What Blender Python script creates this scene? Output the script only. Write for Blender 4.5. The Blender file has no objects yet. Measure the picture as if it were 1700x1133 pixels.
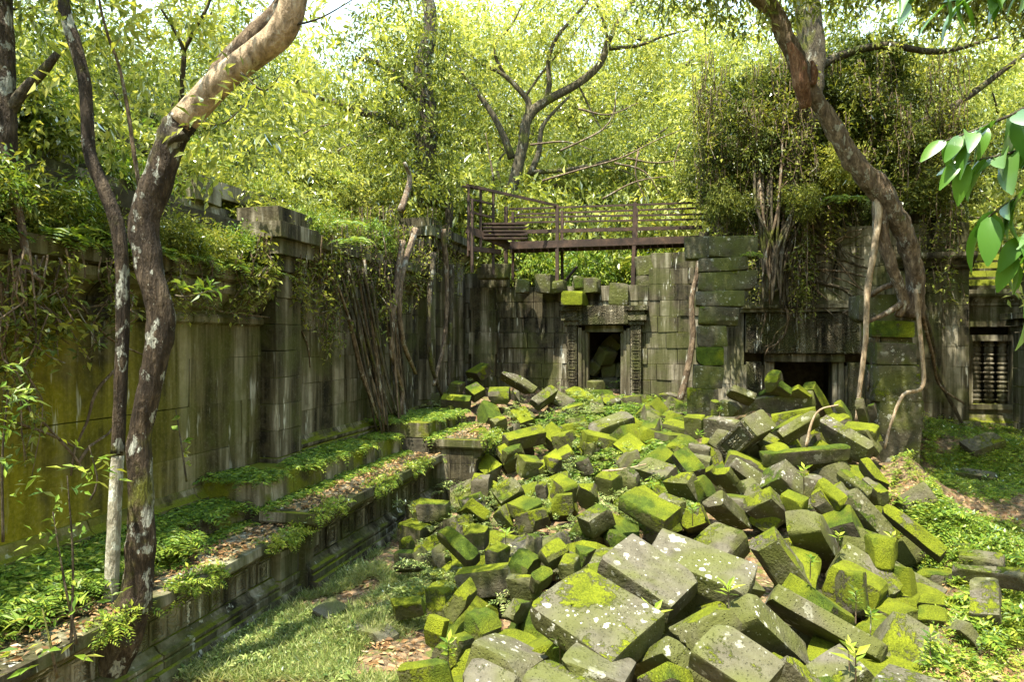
import bpy, math, random
import numpy as np
from mathutils import Vector, Matrix, Euler, noise as mnoise

random.seed(7); rng = np.random.default_rng(7)
scene = bpy.context.scene
C = scene.collection
# ------------------------------------------------------------------ camera, sky, sun, exposure
CAMH = 3.2; F = 1133.0; HOR = 566.0
cam_d = bpy.data.cameras.new('camera'); cam = bpy.data.objects.new('camera', cam_d); C.objects.link(cam)
cam.location = (0, 0, CAMH); cam.rotation_euler = (math.radians(90), 0, 0)
cam_d.sensor_width = 36; cam_d.lens = 24; cam_d.clip_start = .05; cam_d.clip_end = 2000
scene.camera = cam
SUN = Vector((-.20, -.30, .93)).normalized()
world = bpy.data.worlds.new('World'); scene.world = world; world.use_nodes = True
wn = world.node_tree; bgn = wn.nodes['Background']
sky = wn.nodes.new('ShaderNodeTexSky'); sky.sky_type = 'NISHITA'; sky.sun_disc = False
sky.sun_elevation = math.asin(SUN.z); sky.sun_rotation = math.atan2(SUN.x, SUN.y)
sky.air_density = 2.6; sky.dust_density = 1.0; sky.ozone_density = 1.0
wn.links.new(sky.outputs[0], bgn.inputs[0]); bgn.inputs[1].default_value = .15
sun_d = bpy.data.lights.new('sun', 'SUN'); sun = bpy.data.objects.new('sun', sun_d); C.objects.link(sun)
sun_d.energy = 4.8; sun_d.angle = math.radians(.53); sun_d.color = (1, .91, .74)
sun.rotation_euler = (-SUN).to_track_quat('-Z', 'Y').to_euler(); sun.location = (-10, -12, 30)
vs = scene.view_settings; vs.view_transform = 'Standard'; vs.look = 'None'; vs.gamma = 1; vs.exposure = 1.95; vs.use_curve_mapping = False
cy = scene.cycles
cy.max_bounces = 6; cy.diffuse_bounces = 4; cy.glossy_bounces = 2; cy.transmission_bounces = 4; cy.transparent_max_bounces = 4
cy.caustics_reflective = False; cy.caustics_refractive = False; cy.use_denoising = True

# ------------------------------------------------------------------ geometry helpers
TH = math.atan(.247); SN, CS = math.sin(TH), math.cos(TH)
def uv(u, v, z=0.0): return Vector((u*SN + v*CS, u*CS - v*SN, z))          # the temple's own axes
def P(px, py, Y): return Vector(((px-850)*Y/F, Y, CAMH-(py-HOR)*Y/F))     # picture point at a distance
def tag(o, label=None, cat=None, group=None, kind=None):
    if label: o['label'] = label
    if cat: o['category'] = cat
    if group: o['group'] = group
    if kind: o['kind'] = kind
    return o
def thing(name, label, cat, loc=(0, 0, 0), group=None):
    o = bpy.data.objects.new(name, None); C.objects.link(o); o.location = loc; o.empty_display_size = .2
    return tag(o, label, cat, group, 'thing')
def np_mesh(name, V, T, mat=None, smooth=False, k=3):
    V = np.asarray(V, np.float32); T = np.asarray(T, np.int32)
    me = bpy.data.meshes.new(name); n = len(T)
    me.vertices.add(len(V)); me.vertices.foreach_set('co', V.ravel())
    me.loops.add(n*k); me.loops.foreach_set('vertex_index', T.ravel())
    me.polygons.add(n); me.polygons.foreach_set('loop_start', np.arange(0, n*k, k, dtype=np.int32))
    me.polygons.foreach_set('use_smooth', np.full(n, smooth, bool))
    me.update(calc_edges=True)
    if mat: me.materials.append(mat)
    return me
def py_mesh(name, V, faces, mat=None, smooth=False):
    me = bpy.data.meshes.new(name); me.from_pydata([tuple(v) for v in V], [], faces); me.update()
    if smooth: me.polygons.foreach_set('use_smooth', np.full(len(me.polygons), True, bool))
    if mat: me.materials.append(mat)
    return me
def link(name, me, parent=None, loc=(0, 0, 0), rot=None, scale=None):
    o = bpy.data.objects.new(name, me); C.objects.link(o); o.location = loc
    if parent: o.parent = parent
    if rot is not None: o.rotation_euler = rot
    if scale is not None: o.scale = scale
    return o

# a block: gridded, edges rounded, faces a little uneven, corners chipped
def block_mesh(name, lx, ly, lz, mat, seed=0, n=8, rnd=.035, amp=.018, chip=.06):
    L = np.array([lx, ly, lz])/2.0
    g = np.linspace(-1, 1, n+1); g = np.sign(g)*np.abs(g)**.62
    idx = {}; V = []; Fc = []
    def vid(i, j, k):
        key = (i, j, k)
        if key not in idx:
            idx[key] = len(V); V.append((g[i], g[j], g[k]))
        return idx[key]
    for a in range(3):
        for s in (0, n):
            for i in range(n):
                for j in range(n):
                    q = []
                    for (di, dj) in ((0, 0), (1, 0), (1, 1), (0, 1)):
                        c = [0, 0, 0]; c[a] = s; c[(a+1) % 3] = i+di; c[(a+2) % 3] = j+dj
                        q.append(vid(*c))
                    Fc.append(q if s else q[::-1])
    V = np.array(V)*L
    r = min(rnd, .3*L.min())
    core = np.clip(V, -(L-r), (L-r)); d = V-core; dn = np.linalg.norm(d, axis=1, keepdims=True)
    V = np.where(dn > 1e-6, core + d/np.maximum(dn, 1e-6)*np.minimum(dn, r), V)
    rs = np.random.default_rng(seed); off = rs.uniform(-50, 50, 3)
    for _ in range(10):                                            # broken corners and edges
        sg = rs.choice([-1, 1], 3).astype(float)
        if rs.random() < .6: sg[rs.integers(3)] *= .12
        nrm = sg*rs.uniform(.6, 1.4, 3); nrm /= np.linalg.norm(nrm)
        dd = V @ nrm - (np.abs(nrm) @ L - chip*rs.uniform(.1, 1.0)*(2.6 if rs.random() < .2 else 1)*np.abs(nrm).sum()*.62)
        V = V - np.outer(np.clip(dd, 0, None), nrm)
    Vw = V.copy()
    for q in range(len(V)):
        p = Vector(V[q] + off)
        nv = mnoise.noise_vector(p*2.2)*amp*1.3 + mnoise.noise_vector(p*7)*amp*.55
        Vw[q] += np.array(nv)
    sk = rs.normal(0, .05, (3,))
    Vw[:, 0] += Vw[:, 2]*sk[0]; Vw[:, 1] += Vw[:, 0]*sk[1]*.6; Vw[:, 2] += Vw[:, 0]*sk[2]*.5
    me = np_mesh(name, Vw, Fc, mat, smooth=True, k=4); me.set_sharp_from_angle(angle=math.radians(24))
    return me
def unit_stone(seed, mat, bev=.022):
    rs = np.random.default_rng(seed); b = bev
    V = []; F4 = []
    # chamfered cube: 24 verts
    def add(p): V.append(p); return len(V)-1
    ids = {}
    for sx in (-1, 1):
        for sy in (-1, 1):
            for sz in (-1, 1):
                j = rs.uniform(-.012, .012, 3)
                c = np.array([sx, sy, sz])*.5 + j*np.array([.5, 1, 1])
                for a in range(3):
                    p = c.copy()
                    for q in range(3):
                        if q != a: p[q] -= np.sign((sx, sy, sz)[q])*b*(.35 if q == 0 else .5)*rs.uniform(.5, 1.5)
                    ids[(sx, sy, sz, a)] = add(p)
    def quad(l): F4.append(l)
    for a in range(3):
        b1, c1 = (a+1) % 3, (a+2) % 3
        for s in (-1, 1):
            l = []
            for (x, y) in ((-1, -1), (1, -1), (1, 1), (-1, 1)):
                k = [0, 0, 0]; k[a] = s; k[b1] = x; k[c1] = y; l.append(ids[(*k, a)])
            quad(l if s > 0 else l[::-1])
    for a in range(3):                                            # edge chamfers
        b1, c1 = (a+1) % 3, (a+2) % 3
        for x in (-1, 1):
            for y in (-1, 1):
                k0 = [0, 0, 0]; k0[b1] = x; k0[c1] = y
                k1 = list(k0); k0[a] = -1; k1[a] = 1
                l = [ids[(*k0, b1)], ids[(*k1, b1)], ids[(*k1, c1)], ids[(*k0, c1)]]
                quad(l if x*y < 0 else l[::-1])
    for sx in (-1, 1):
        for sy in (-1, 1):
            for sz in (-1, 1):
                l = [ids[(sx, sy, sz, a)] for a in range(3)]
                F4.append(l if sx*sy*sz > 0 else l[::-1])
    return py_mesh('stone', V, F4, mat)

def catmull(pts, rad, step):
    P4 = [Vector(p) for p in pts]; P4 = [P4[0]*2-P4[1]] + P4 + [P4[-1]*2-P4[-2]]
    R4 = [rad[0]] + list(rad) + [rad[-1]]
    out = []; ro = []
    for i in range(1, len(P4)-2):
        p0, p1, p2, p3 = P4[i-1:i+3]; n = max(2, int((p2-p1).length/step))
        for k in range(n):
            t = k/n
            out.append(.5*((2*p1)+(p2-p0)*t+(2*p0-5*p1+4*p2-p3)*t*t+(3*p1-p0-3*p2+p3)*t**3))
            ro.append(R4[i]*(1-t)+R4[i+1]*t)
    out.append(P4[-2]); ro.append(R4[-2])
    return out, ro
def tube(pts, rad, sides=8, step=.12, rough=.12, seed=0, lobes=0.0):
    pts, rad = catmull(pts, rad, step)
    V = []; T = []; nrm = None
    off = Vector((seed*7.3, seed*3.1, seed*1.7))
    for i, p in enumerate(pts):
        t = (pts[min(i+1, len(pts)-1)]-pts[max(i-1, 0)]).normalized()
        if nrm is None:
            nrm = t.orthogonal().normalized()
        nrm = (nrm - t*nrm.dot(t)).normalized(); bi = t.cross(nrm)
        for k in range(sides):
            a = 2*math.pi*k/sides
            d = nrm*math.cos(a)+bi*math.sin(a)
            r = rad[i]*(1+rough*mnoise.noise((p+off)*3+d*.9)+rough*.6*mnoise.noise((p+off)*9+d*2.2)+lobes*math.cos(3*a+seed))
            V.append(p+d*r)
    n = len(pts)
    for i in range(n-1):
        for k in range(sides):
            a, b = i*sides+k, i*sides+(k+1) % sides
            T.append((a, b, b+sides, a+sides))
    T.append(tuple(range(sides))[::-1]); T.append(tuple((n-1)*sides+k for k in range(sides)))
    return V, T
def tube_join(lst):
    V = []; Fc = []
    for (v, f) in lst:
        o = len(V); V += v; Fc += [tuple(i+o for i in q) for q in f]
    return V, Fc

# leaves: folded rhombs, two triangles each, in numpy
def unit(a): return a/np.maximum(np.linalg.norm(a, axis=-1, keepdims=True), 1e-9)
def leaf_arrays(pos, axis, length, width, fold=.25, rs=rng, up=None):
    n = len(pos); axis = unit(axis)
    ref = rs.normal(0, .45, (n, 3)) + (np.array([0, 0, 1.0]) if up is None else up)
    side = unit(np.cross(axis, ref)); nm = np.cross(side, axis)
    L = np.broadcast_to(np.asarray(length, float), (n,))[:, None]; W = np.broadcast_to(np.asarray(width, float), (n,))[:, None]
    mid = pos + axis*L*.45
    a = pos; b = mid + side*W*.5 + nm*W*fold; c = pos + axis*L - nm*L*.10; d = mid - side*W*.5 + nm*W*fold
    V = np.stack([a, b, c, d], 1).reshape(-1, 3)
    i = np.arange(n)[:, None]*4
    T = np.concatenate([i+np.array([[0, 1, 2]]), i+np.array([[0, 2, 3]])], 1).reshape(-1, 3)
    return V, T
def join_np(parts):
    Vs = []; Ts = []; o = 0
    for v, t in parts:
        Vs.append(v); Ts.append(t+o); o += len(v)
    return np.concatenate(Vs), np.concatenate(Ts)
# ------------------------------------------------------------------ materials
class NT:
    def __init__(s, name):
        s.m = bpy.data.materials.new(name); s.m.use_nodes = True; s.t = s.m.node_tree
        s.t.nodes.clear(); s.out = s.t.nodes.new('ShaderNodeOutputMaterial')
    def n(s, typ, ins=None, **kw):
        nd = s.t.nodes.new(typ)
        for k, v in kw.items(): setattr(nd, k, v)
        for k, v in (ins or {}).items():
            if hasattr(v, 'is_linked') or hasattr(v, 'links'): s.t.links.new(v, nd.inputs[k])
            else: nd.inputs[k].default_value = v
        return nd
    def math(s, op, a, b=0.0, c=None, clamp=False):
        i = {0: a, 1: b}
        if c is not None: i[2] = c
        return s.n('ShaderNodeMath', i, operation=op, use_clamp=clamp).outputs[0]
    def noise(s, vec, scale, detail=3, rough=.55, dist=0.0):
        return s.n('ShaderNodeTexNoise', {'Vector': vec, 'Scale': scale, 'Detail': detail, 'Roughness': rough, 'Distortion': dist}).outputs[0]
    def voro(s, vec, scale, feature='F1'):
        return s.n('ShaderNodeTexVoronoi', {'Vector': vec, 'Scale': scale}, feature=feature)
    def ramp(s, fac, *stops):
        r = s.n('ShaderNodeValToRGB', {0: fac}); cr = r.color_ramp
        while len(cr.elements) < len(stops): cr.elements.new(.5)
        for e, (p, c) in zip(cr.elements, stops):
            e.position = p; e.color = (*c, 1) if len(c) == 3 else c
        return r.outputs[0]
    def step(s, x, lo, hi):
        return s.n('ShaderNodeMapRange', {0: x, 1: lo, 2: hi, 3: 0.0, 4: 1.0}, interpolation_type='SMOOTHSTEP').outputs[0]
    def mix(s, fac, a, b, mode='MIX'):
        return s.n('ShaderNodeMix', {0: fac, 6: a, 7: b}, data_type='RGBA', blend_type=mode).outputs[2]
    def scalev(s, vec, sx, sy, sz):
        return s.n('ShaderNodeMapping', {0: vec, 3: (sx, sy, sz)}).outputs[0]
    def attr(s, name): return s.n('ShaderNodeAttribute', attribute_name=name, attribute_type='OBJECT').outputs['Fac']
    def surf(s, col, rough=.85, bump=None, strength=.5, dist=.02, spec=.3):
        b = s.n('ShaderNodeBsdfPrincipled', {'Base Color': col, 'Roughness': rough, 'Specular IOR Level': spec})
        if bump is not None:
            bm = s.n('ShaderNodeBump', {'Strength': strength, 'Distance': dist, 'Height': bump})
            s.t.links.new(bm.outputs[0], b.inputs['Normal'])
        s.t.links.new(b.outputs[0], s.out.inputs[0]); return s.m
def rgb(c): return (*c, 1)

def make_block_mat():
    t = NT('mossy_sandstone')
    geo = t.n('ShaderNodeNewGeometry'); tc = t.n('ShaderNodeTexCoord'); oi = t.n('ShaderNodeObjectInfo')
    rnd = oi.outputs['Random']
    vec = t.n('ShaderNodeVectorMath', {0: tc.outputs['Object'], 1: t.n('ShaderNodeCombineXYZ', {0: t.math('MULTIPLY', rnd, 37.0), 1: t.math('MULTIPLY', rnd, 91.0), 2: t.math('MULTIPLY', rnd, 53.0)}).outputs[0]}, operation='ADD').outputs[0]
    nz = t.n('ShaderNodeSeparateXYZ', {0: geo.outputs['Normal']}).outputs[2]
    n1 = t.noise(vec, 2.6, 5, .6); n2 = t.noise(vec, 34, 4, .65); n3 = t.noise(vec, 1.5, 3, .5, .6); n4 = t.noise(vec, 9, 4, .6); n5 = t.noise(vec, 95, 2, .6)
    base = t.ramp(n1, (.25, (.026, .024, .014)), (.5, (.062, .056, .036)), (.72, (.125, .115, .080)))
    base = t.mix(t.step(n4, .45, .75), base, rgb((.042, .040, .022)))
    # pale lichen crust, with upward faces painted lighter to heighten sunlit tops
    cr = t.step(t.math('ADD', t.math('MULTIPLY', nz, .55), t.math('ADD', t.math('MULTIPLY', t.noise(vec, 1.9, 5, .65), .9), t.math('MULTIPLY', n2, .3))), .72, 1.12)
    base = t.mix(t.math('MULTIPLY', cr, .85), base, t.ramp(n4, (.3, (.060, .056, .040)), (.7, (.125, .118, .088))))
    # thin green film of algae
    base = t.mix(t.math('MULTIPLY', t.step(n3, .38, .62), .65), base, rgb((.075, .090, .012)))
    # lichen: crust spots of several sizes
    li = t.attr('lichen')
    spots = None
    for sc, r0, seed in ((26, .23, 0), (11, .26, 5), (3.6, .20, 11)):
        vv = t.n('ShaderNodeVectorMath', {0: vec, 1: (seed, seed*2, seed)}, operation='ADD').outputs[0]
        vv = t.n('ShaderNodeVectorMath', {0: vv, 1: t.n('ShaderNodeVectorMath', {0: t.n('ShaderNodeTexNoise', {'Vector': vec, 'Scale': sc*1.9, 'Detail': 4, 'Roughness': .75}).outputs['Color'], 1: (1.0/sc,)*3}, operation='MULTIPLY').outputs[0]}, operation='ADD').outputs[0]
        vo = t.voro(vv, sc)
        gate = t.n('ShaderNodeSeparateColor', {0: vo.outputs['Color']}).outputs[0]
        rad = t.math('MULTIPLY', t.step(gate, .45, 1.0), r0*1.35)
        m = t.step(t.math('SUBTRACT', rad, vo.outputs['Distance']), 0.0, .05)
        if sc < 5: m = t.math('MULTIPLY', m, t.math('GREATER_THAN', gate, .80))
        spots = m if spots is None else t.math('MAXIMUM', spots, m)
    reg = t.step(t.noise(vec, 1.8, 4, .65), .36, .60)
    lmask = t.math('MULTIPLY', t.math('MULTIPLY', spots, reg), li)
    lcol = t.ramp(n5, (.3, (.36, .37, .30)), (.7, (.66, .67, .58)))
    base = t.mix(lmask, base, lcol)
    # moss: likes faces that look up, in patches
    ms = t.attr('moss')
    big = t.noise(vec, 2.1, 4, .6, .3)
    drive = t.math('ADD', t.math('ADD', t.math('MULTIPLY', nz, .48), t.math('MULTIPLY', big, 1.5)), t.math('ADD', t.math('MULTIPLY', ms, .95), t.math('ADD', t.math('MULTIPLY', n4, .45), t.math('MULTIPLY', t.math('SUBTRACT', n2, .5), .55))))
    mm = t.step(drive, 1.60, 1.72)
    fz = t.noise(vec, 60, 4, .85); hue = t.noise(vec, 1.3, 3, .6)
    mlime = t.ramp(t.math('ADD', t.math('MULTIPLY', fz, .60), t.math('MULTIPLY', n1, .5)), (.34, (.022, .032, .003)), (.52, (.105, .130, .006)), (.74, (.25, .285, .012)))
    mdeep = t.ramp(t.math('ADD', t.math('MULTIPLY', fz, .60), t.math('MULTIPLY', n4, .5)), (.34, (.012, .022, .003)), (.55, (.045, .075, .006)), (.76, (.11, .15, .012)))
    mdry = t.ramp(fz, (.35, (.035, .030, .008)), (.65, (.13, .115, .030)))
    mcol = t.mix(t.step(t.math('MULTIPLY_ADD', oi.outputs['Random'], .22, hue), .60, .74), mlime, mdeep)
    mcol = t.mix(t.math('MULTIPLY', t.step(t.noise(vec, 6.5, 4, .7), .58, .70), .45), mcol, mdry)
    col = t.mix(mm, base, mcol)
    h = t.math('ADD', t.math('MULTIPLY', n2, .35), t.math('ADD', t.math('MULTIPLY', n1, .8), t.math('MULTIPLY', mm, t.math('MULTIPLY_ADD', t.noise(vec, 70, 3, .75), 1.0, .3))))
    pit = t.voro(vec, 38); h = t.math('ADD', h, t.math('ADD', t.math('MULTIPLY', lmask, .12), t.math('MULTIPLY', t.step(pit.outputs['Distance'], .05, .30), .35)))
    h = t.math('ADD', h, t.math('MULTIPLY', n4, .9))
    return t.surf(col, .9, h, .85, .035, .18)

def make_wall_mat(name, tan=1.0):
    t = NT(name)
    geo = t.n('ShaderNodeNewGeometry'); oi = t.n('ShaderNodeObjectInfo'); pos = geo.outputs['Position']
    nz = t.n('ShaderNodeSeparateXYZ', {0: geo.outputs['Normal']}).outputs[2]
    st = t.noise(t.scalev(pos, 2.6, 2.6, .16), 1.0, 5, .66); st2 = t.noise(t.scalev(pos, 8, 8, .5), 1.0, 4, .6)
    n1 = t.noise(pos, 1.3, 4, .6); n2 = t.noise(pos, 26, 4, .65); n3 = t.noise(pos, 5, 4, .6)
    ob = t.math('MULTIPLY_ADD', oi.outputs['Random'], .07, -.035)
    base = t.ramp(t.math('ADD', t.math('ADD', t.math('MULTIPLY', st, .75), t.math('MULTIPLY', st2, .3)), ob),
                  (.42, (.010, .009, .006)), (.49, (.034, .030, .018)), (.55, (.095, .085, .056)), (.64, (.27, .25, .19)))
    base = t.mix(t.math('MULTIPLY', t.step(n3, .42, .70), .55), base, rgb((.072, .062, .036)))
    base = t.mix(t.math('MULTIPLY', t.step(n1, .42, .64), .6), base, rgb((.060, .070, .018)))
    # ochre-green algae where the stone carries it
    oc = t.attr('ochre'); uu = t.n('ShaderNodeVectorMath', {0: pos, 1: (.24, .971, 0.0)}, operation='DOT_PRODUCT').outputs['Value']
    oc = t.math('MULTIPLY', oc, t.n('ShaderNodeMapRange', {0: t.math('ADD', uu, t.math('MULTIPLY', n1, 2.2)), 1: 9.4, 2: 6.6, 3: .12, 4: 1.0}, interpolation_type='SMOOTHSTEP').outputs[0])
    om = t.math('MULTIPLY', oc, t.step(t.math('ADD', t.math('MULTIPLY', n1, .8), t.math('MULTIPLY', st, .5)), .42, .72))
    base = t.mix(om, base, t.ramp(t.math('ADD', t.math('MULTIPLY', n2, .5), t.math('MULTIPLY', st2, .5)), (.3, (.07, .070, .004)), (.7, (.25, .225, .012))))
    # pale lichen drips
    dr = t.math('MULTIPLY', t.step(t.noise(t.scalev(pos, 9, 9, 1.1), 1.0, 3, .7), .60, .68), t.step(t.noise(pos, .9, 2), .45, .62))
    base = t.mix(t.math('MULTIPLY', dr, .85), base, rgb((.52, .53, .46)))
    base = t.mix(t.math('MULTIPLY', t.step(n2, .5, .8), .3), base, rgb((.18, .165, .12)))
    ms = t.attr('moss')
    drive = t.math('ADD', t.math('ADD', t.math('MULTIPLY', nz, .75), t.math('MULTIPLY', t.noise(pos, 2.4, 4, .6), 1.3)), t.math('ADD', t.math('MULTIPLY', ms, .9), t.math('MULTIPLY', n3, .4)))
    mm = t.step(drive, 1.45, 1.75)
    mcol = t.ramp(t.math('ADD', t.math('MULTIPLY', t.noise(pos, 50, 3, .7), .55), t.math('MULTIPLY', n1, .5)), (.3, (.035, .046, .004)), (.55, (.10, .115, .008)), (.75, (.20, .215, .014)))
    col = t.mix(mm, base, mcol)
    h = t.math('ADD', t.math('MULTIPLY', n2, .5), t.math('ADD', t.math('MULTIPLY', n3, .7), t.math('MULTIPLY', mm, .5)))
    carve = t.attr('carve')
    vo = t.voro(t.n('ShaderNodeVectorMath', {0: pos, 1: t.n('ShaderNodeVectorMath', {0: t.n('ShaderNodeTexNoise', {'Vector': pos, 'Scale': 5.0, 'Detail': 1}).outputs['Color'], 1: (.16,)*3}, operation='MULTIPLY').outputs[0]}, operation='ADD').outputs[0], 7.5)
    rings = t.math('SINE', t.math('MULTIPLY', vo.outputs['Distance'], 26.0))
    h = t.math('ADD', h, t.math('MULTIPLY', t.math('MULTIPLY', rings, carve), 1.6))
    return t.surf(col, .92, h, .7, .025, .15)

def make_bark(name, c0, c1, c2, lich=.5, moss=.2, stretch=.35, ridge=.6):
    t = NT(name); geo = t.n('ShaderNodeNewGeometry'); pos = geo.outputs['Position']
    sv = t.scalev(pos, 1, 1, stretch)
    n1 = t.noise(sv, 14, 5, .65, .4); n2 = t.noise(pos, 3.1, 4, .6); n3 = t.noise(sv, 48, 3, .6)
    base = t.ramp(t.math('ADD', t.math('MULTIPLY', n1, .7), t.math('MULTIPLY', n2, .35)), (.38, c0), (.53, c1), (.68, c2))
    vv = t.n('ShaderNodeVectorMath', {0: t.scalev(pos, 1, 1, .6), 1: t.n('ShaderNodeVectorMath', {0: t.n('ShaderNodeTexNoise', {'Vector': pos, 'Scale': 18.0, 'Detail': 3}).outputs['Color'], 1: (.06,)*3}, operation='MULTIPLY').outputs[0]}, operation='ADD').outputs[0]
    vo = t.voro(vv, 9); gate = t.n('ShaderNodeSeparateColor', {0: vo.outputs['Color']}).outputs[0]
    lm = t.math('MULTIPLY', t.step(t.math('ADD', t.noise(t.scalev(pos, 1, 1, .7), 5.5, 5, .7), t.math('MULTIPLY', gate, .30)), .86-.24*lich, .90-.24*lich), t.step(n1, .40, .50))
    base = t.mix(t.math('MULTIPLY', lm, min(1, lich*1.2)), base, t.ramp(n3, (.3, (.36, .40, .34)), (.7, (.62, .66, .58))))
    mm = t.math('MULTIPLY', t.step(t.noise(pos, 1.7, 4, .6), .62-.25*moss, .75-.25*moss), .9)
    base = t.mix(mm, base, t.ramp(n3, (.3, (.045, .055, .008)), (.7, (.14, .15, .02))))
    rd = t.noise(t.scalev(pos, 1, 1, .16), 30, 4, .7, .8)
    base = t.mix(t.math('MULTIPLY', t.step(rd, .56, .40), ridge), base, rgb((c0[0]*.7, c0[1]*.7, c0[2]*.7)))
    h = t.math('ADD', t.math('ADD', n1, t.math('MULTIPLY', n3, .35)), t.math('MULTIPLY', rd, 1.8*ridge))
    return t.surf(base, .85, h, 1.0, .035, .2)

def make_leaf(name, cols, trans=.45, gloss=.12, big=.25, rough=.42):
    t = NT(name); geo = t.n('ShaderNodeNewGeometry'); oi = t.n('ShaderNodeObjectInfo')
    r = geo.outputs['Random Per Island']
    f = t.math('ADD', t.math('MULTIPLY', r, .55), t.math('ADD', t.math('MULTIPLY', t.noise(geo.outputs['Position'], .7, 2), .45), t.math('MULTIPLY_ADD', oi.outputs['Random'], big, -big*.5)))
    k = len(cols); col = t.ramp(f, *[(.2+.6*i/(k-1), c) for i, c in enumerate(cols)])
    d = t.n('ShaderNodeBsdfDiffuse', {0: col}); 
    tcol = t.mix(1.0, col, rgb((1.25, 1.18, .55)), 'MULTIPLY')
    tr = t.n('ShaderNodeBsdfTranslucent', {0: tcol})
    m1 = t.n('ShaderNodeMixShader', {0: trans, 1: d.outputs[0], 2: tr.outputs[0]})
    g = t.n('ShaderNodeBsdfGlossy', {0: (.9, .95, .9, 1), 'Roughness': rough})
    fr = t.n('ShaderNodeFresnel', {0: 1.42})
    m2 = t.n('ShaderNodeMixShader', {0: t.math('MULTIPLY', fr.outputs[0], gloss*5, clamp=True), 1: m1.outputs[0], 2: g.outputs[0]})
    t.t.links.new(m2.outputs[0], t.out.inputs[0]); return t.m

def make_ground():
    t = NT('forest_floor'); geo = t.n('ShaderNodeNewGeometry'); pos = geo.outputs['Position']
    n1 = t.noise(pos, .8, 4, .6); n2 = t.noise(pos, 22, 4, .7); n3 = t.noise(pos, 6, 4, .6)
    col = t.ramp(n2, (.3, (.035, .026, .016)), (.5, (.10, .075, .045)), (.7, (.22, .165, .10)))
    col = t.mix(t.step(n3, .48, .66), col, rgb((.085, .10, .025)))
    vo = t.voro(pos, 17); ch = t.n('ShaderNodeSeparateColor', {0: vo.outputs['Color']})
    col = t.mix(t.math('MULTIPLY', t.step(ch.outputs[0], .55, .75), .7), col, t.ramp(ch.outputs[1], (.2, (.14, .075, .035)), (.8, (.33, .22, .13))))
    return t.surf(col, .95, t.math('ADD', n2, t.math('MULTIPLY', vo.outputs['Distance'], .8)), .8, .03, .1)
def make_rust():
    t = NT('rusty_iron'); geo = t.n('ShaderNodeNewGeometry'); pos = geo.outputs['Position']
    n1 = t.noise(pos, 4, 5, .65); n2 = t.noise(pos, 40, 3, .6)
    col = t.ramp(n1, (.3, (.020, .014, .011)), (.52, (.046, .029, .021)), (.74, (.10, .060, .040)))
    return t.surf(col, .8, n2, .4, .006, .3)
def make_plain(name, cols, scale=8, rough=.9):
    t = NT(name); tc = t.n('ShaderNodeNewGeometry'); n1 = t.noise(tc.outputs['Position'], scale, 4, .6)
    k = len(cols); col = t.ramp(n1, *[(.32+.36*i/(k-1), c) for i, c in enumerate(cols)])
    return t.surf(col, rough, n1, .5, .02, .15)

M = {}
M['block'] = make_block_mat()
M['wall'] = make_wall_mat('stained_wall_stone')
M['ground'] = make_ground()
M['rust'] = make_rust()
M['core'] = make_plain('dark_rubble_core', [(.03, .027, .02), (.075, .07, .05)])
M['litter'] = make_plain('leaf_litter_earth', [(.10, .065, .035), (.26, .18, .105), (.42, .31, .20)], 30)
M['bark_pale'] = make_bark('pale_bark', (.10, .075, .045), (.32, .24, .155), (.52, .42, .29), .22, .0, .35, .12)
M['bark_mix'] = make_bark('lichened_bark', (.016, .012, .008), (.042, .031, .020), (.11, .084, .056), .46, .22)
M['bark_dark'] = make_bark('dark_bark', (.030, .025, .016), (.075, .062, .040), (.15, .13, .085), .25, .35)
M['bark_forest'] = make_bark('forest_bark', (.030, .026, .016), (.07, .06, .038), (.15, .13, .085), .25, .3)
M['bark_root'] = make_bark('root_bark', (.045, .032, .020), (.14, .102, .066), (.30, .23, .155), .36, .15, .35, .4)
M['bark_red'] = make_bark('split_red_wood', (.08, .040, .020), (.17, .085, .045), (.27, .17, .10), .12, .0)
M['leaf_bg'] = make_leaf('forest_leaf', [(.085, .12, .025), (.19, .24, .045), (.34, .385, .085), (.58, .59, .19)], .55, .08)
M['leaf_bg2'] = make_leaf('forest_leaf_deep', [(.040, .068, .016), (.09, .135, .022), (.17, .22, .035), (.30, .33, .06)], .48, .09)
M['leaf_vine'] = make_leaf('vine_leaf', [(.05, .075, .015), (.11, .145, .022), (.20, .23, .035), (.33, .34, .07)], .42, .05)
M['leaf_tower'] = make_leaf('tower_leaf', [(.025, .042, .012), (.055, .08, .018), (.10, .13, .028), (.20, .22, .05)], .38, .03)
M['bark_white'] = make_bark('lichen_white_bark', (.14, .125, .09), (.30, .29, .23), (.48, .49, .42), .7, .0, .35, .2)
M['leaf_fern'] = make_leaf('fern_leaf', [(.05, .11, .014), (.11, .20, .02), (.20, .29, .03), (.33, .38, .05)], .42, .08)
M['leaf_near'] = make_leaf('glossy_big_leaf', [(.035, .10, .018), (.07, .18, .025), (.12, .25, .03)], .45, .035, rough=.42)
M['grass'] = make_leaf('ground_herb', [(.07, .12, .03), (.15, .21, .05), (.27, .33, .10), (.44, .44, .20)], .35, .08)
M['dry_leaf'] = make_leaf('dry_fallen_leaf', [(.10, .055, .025), (.24, .14, .06), (.36, .25, .14), (.42, .30, .08)], .15, .05)
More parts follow.
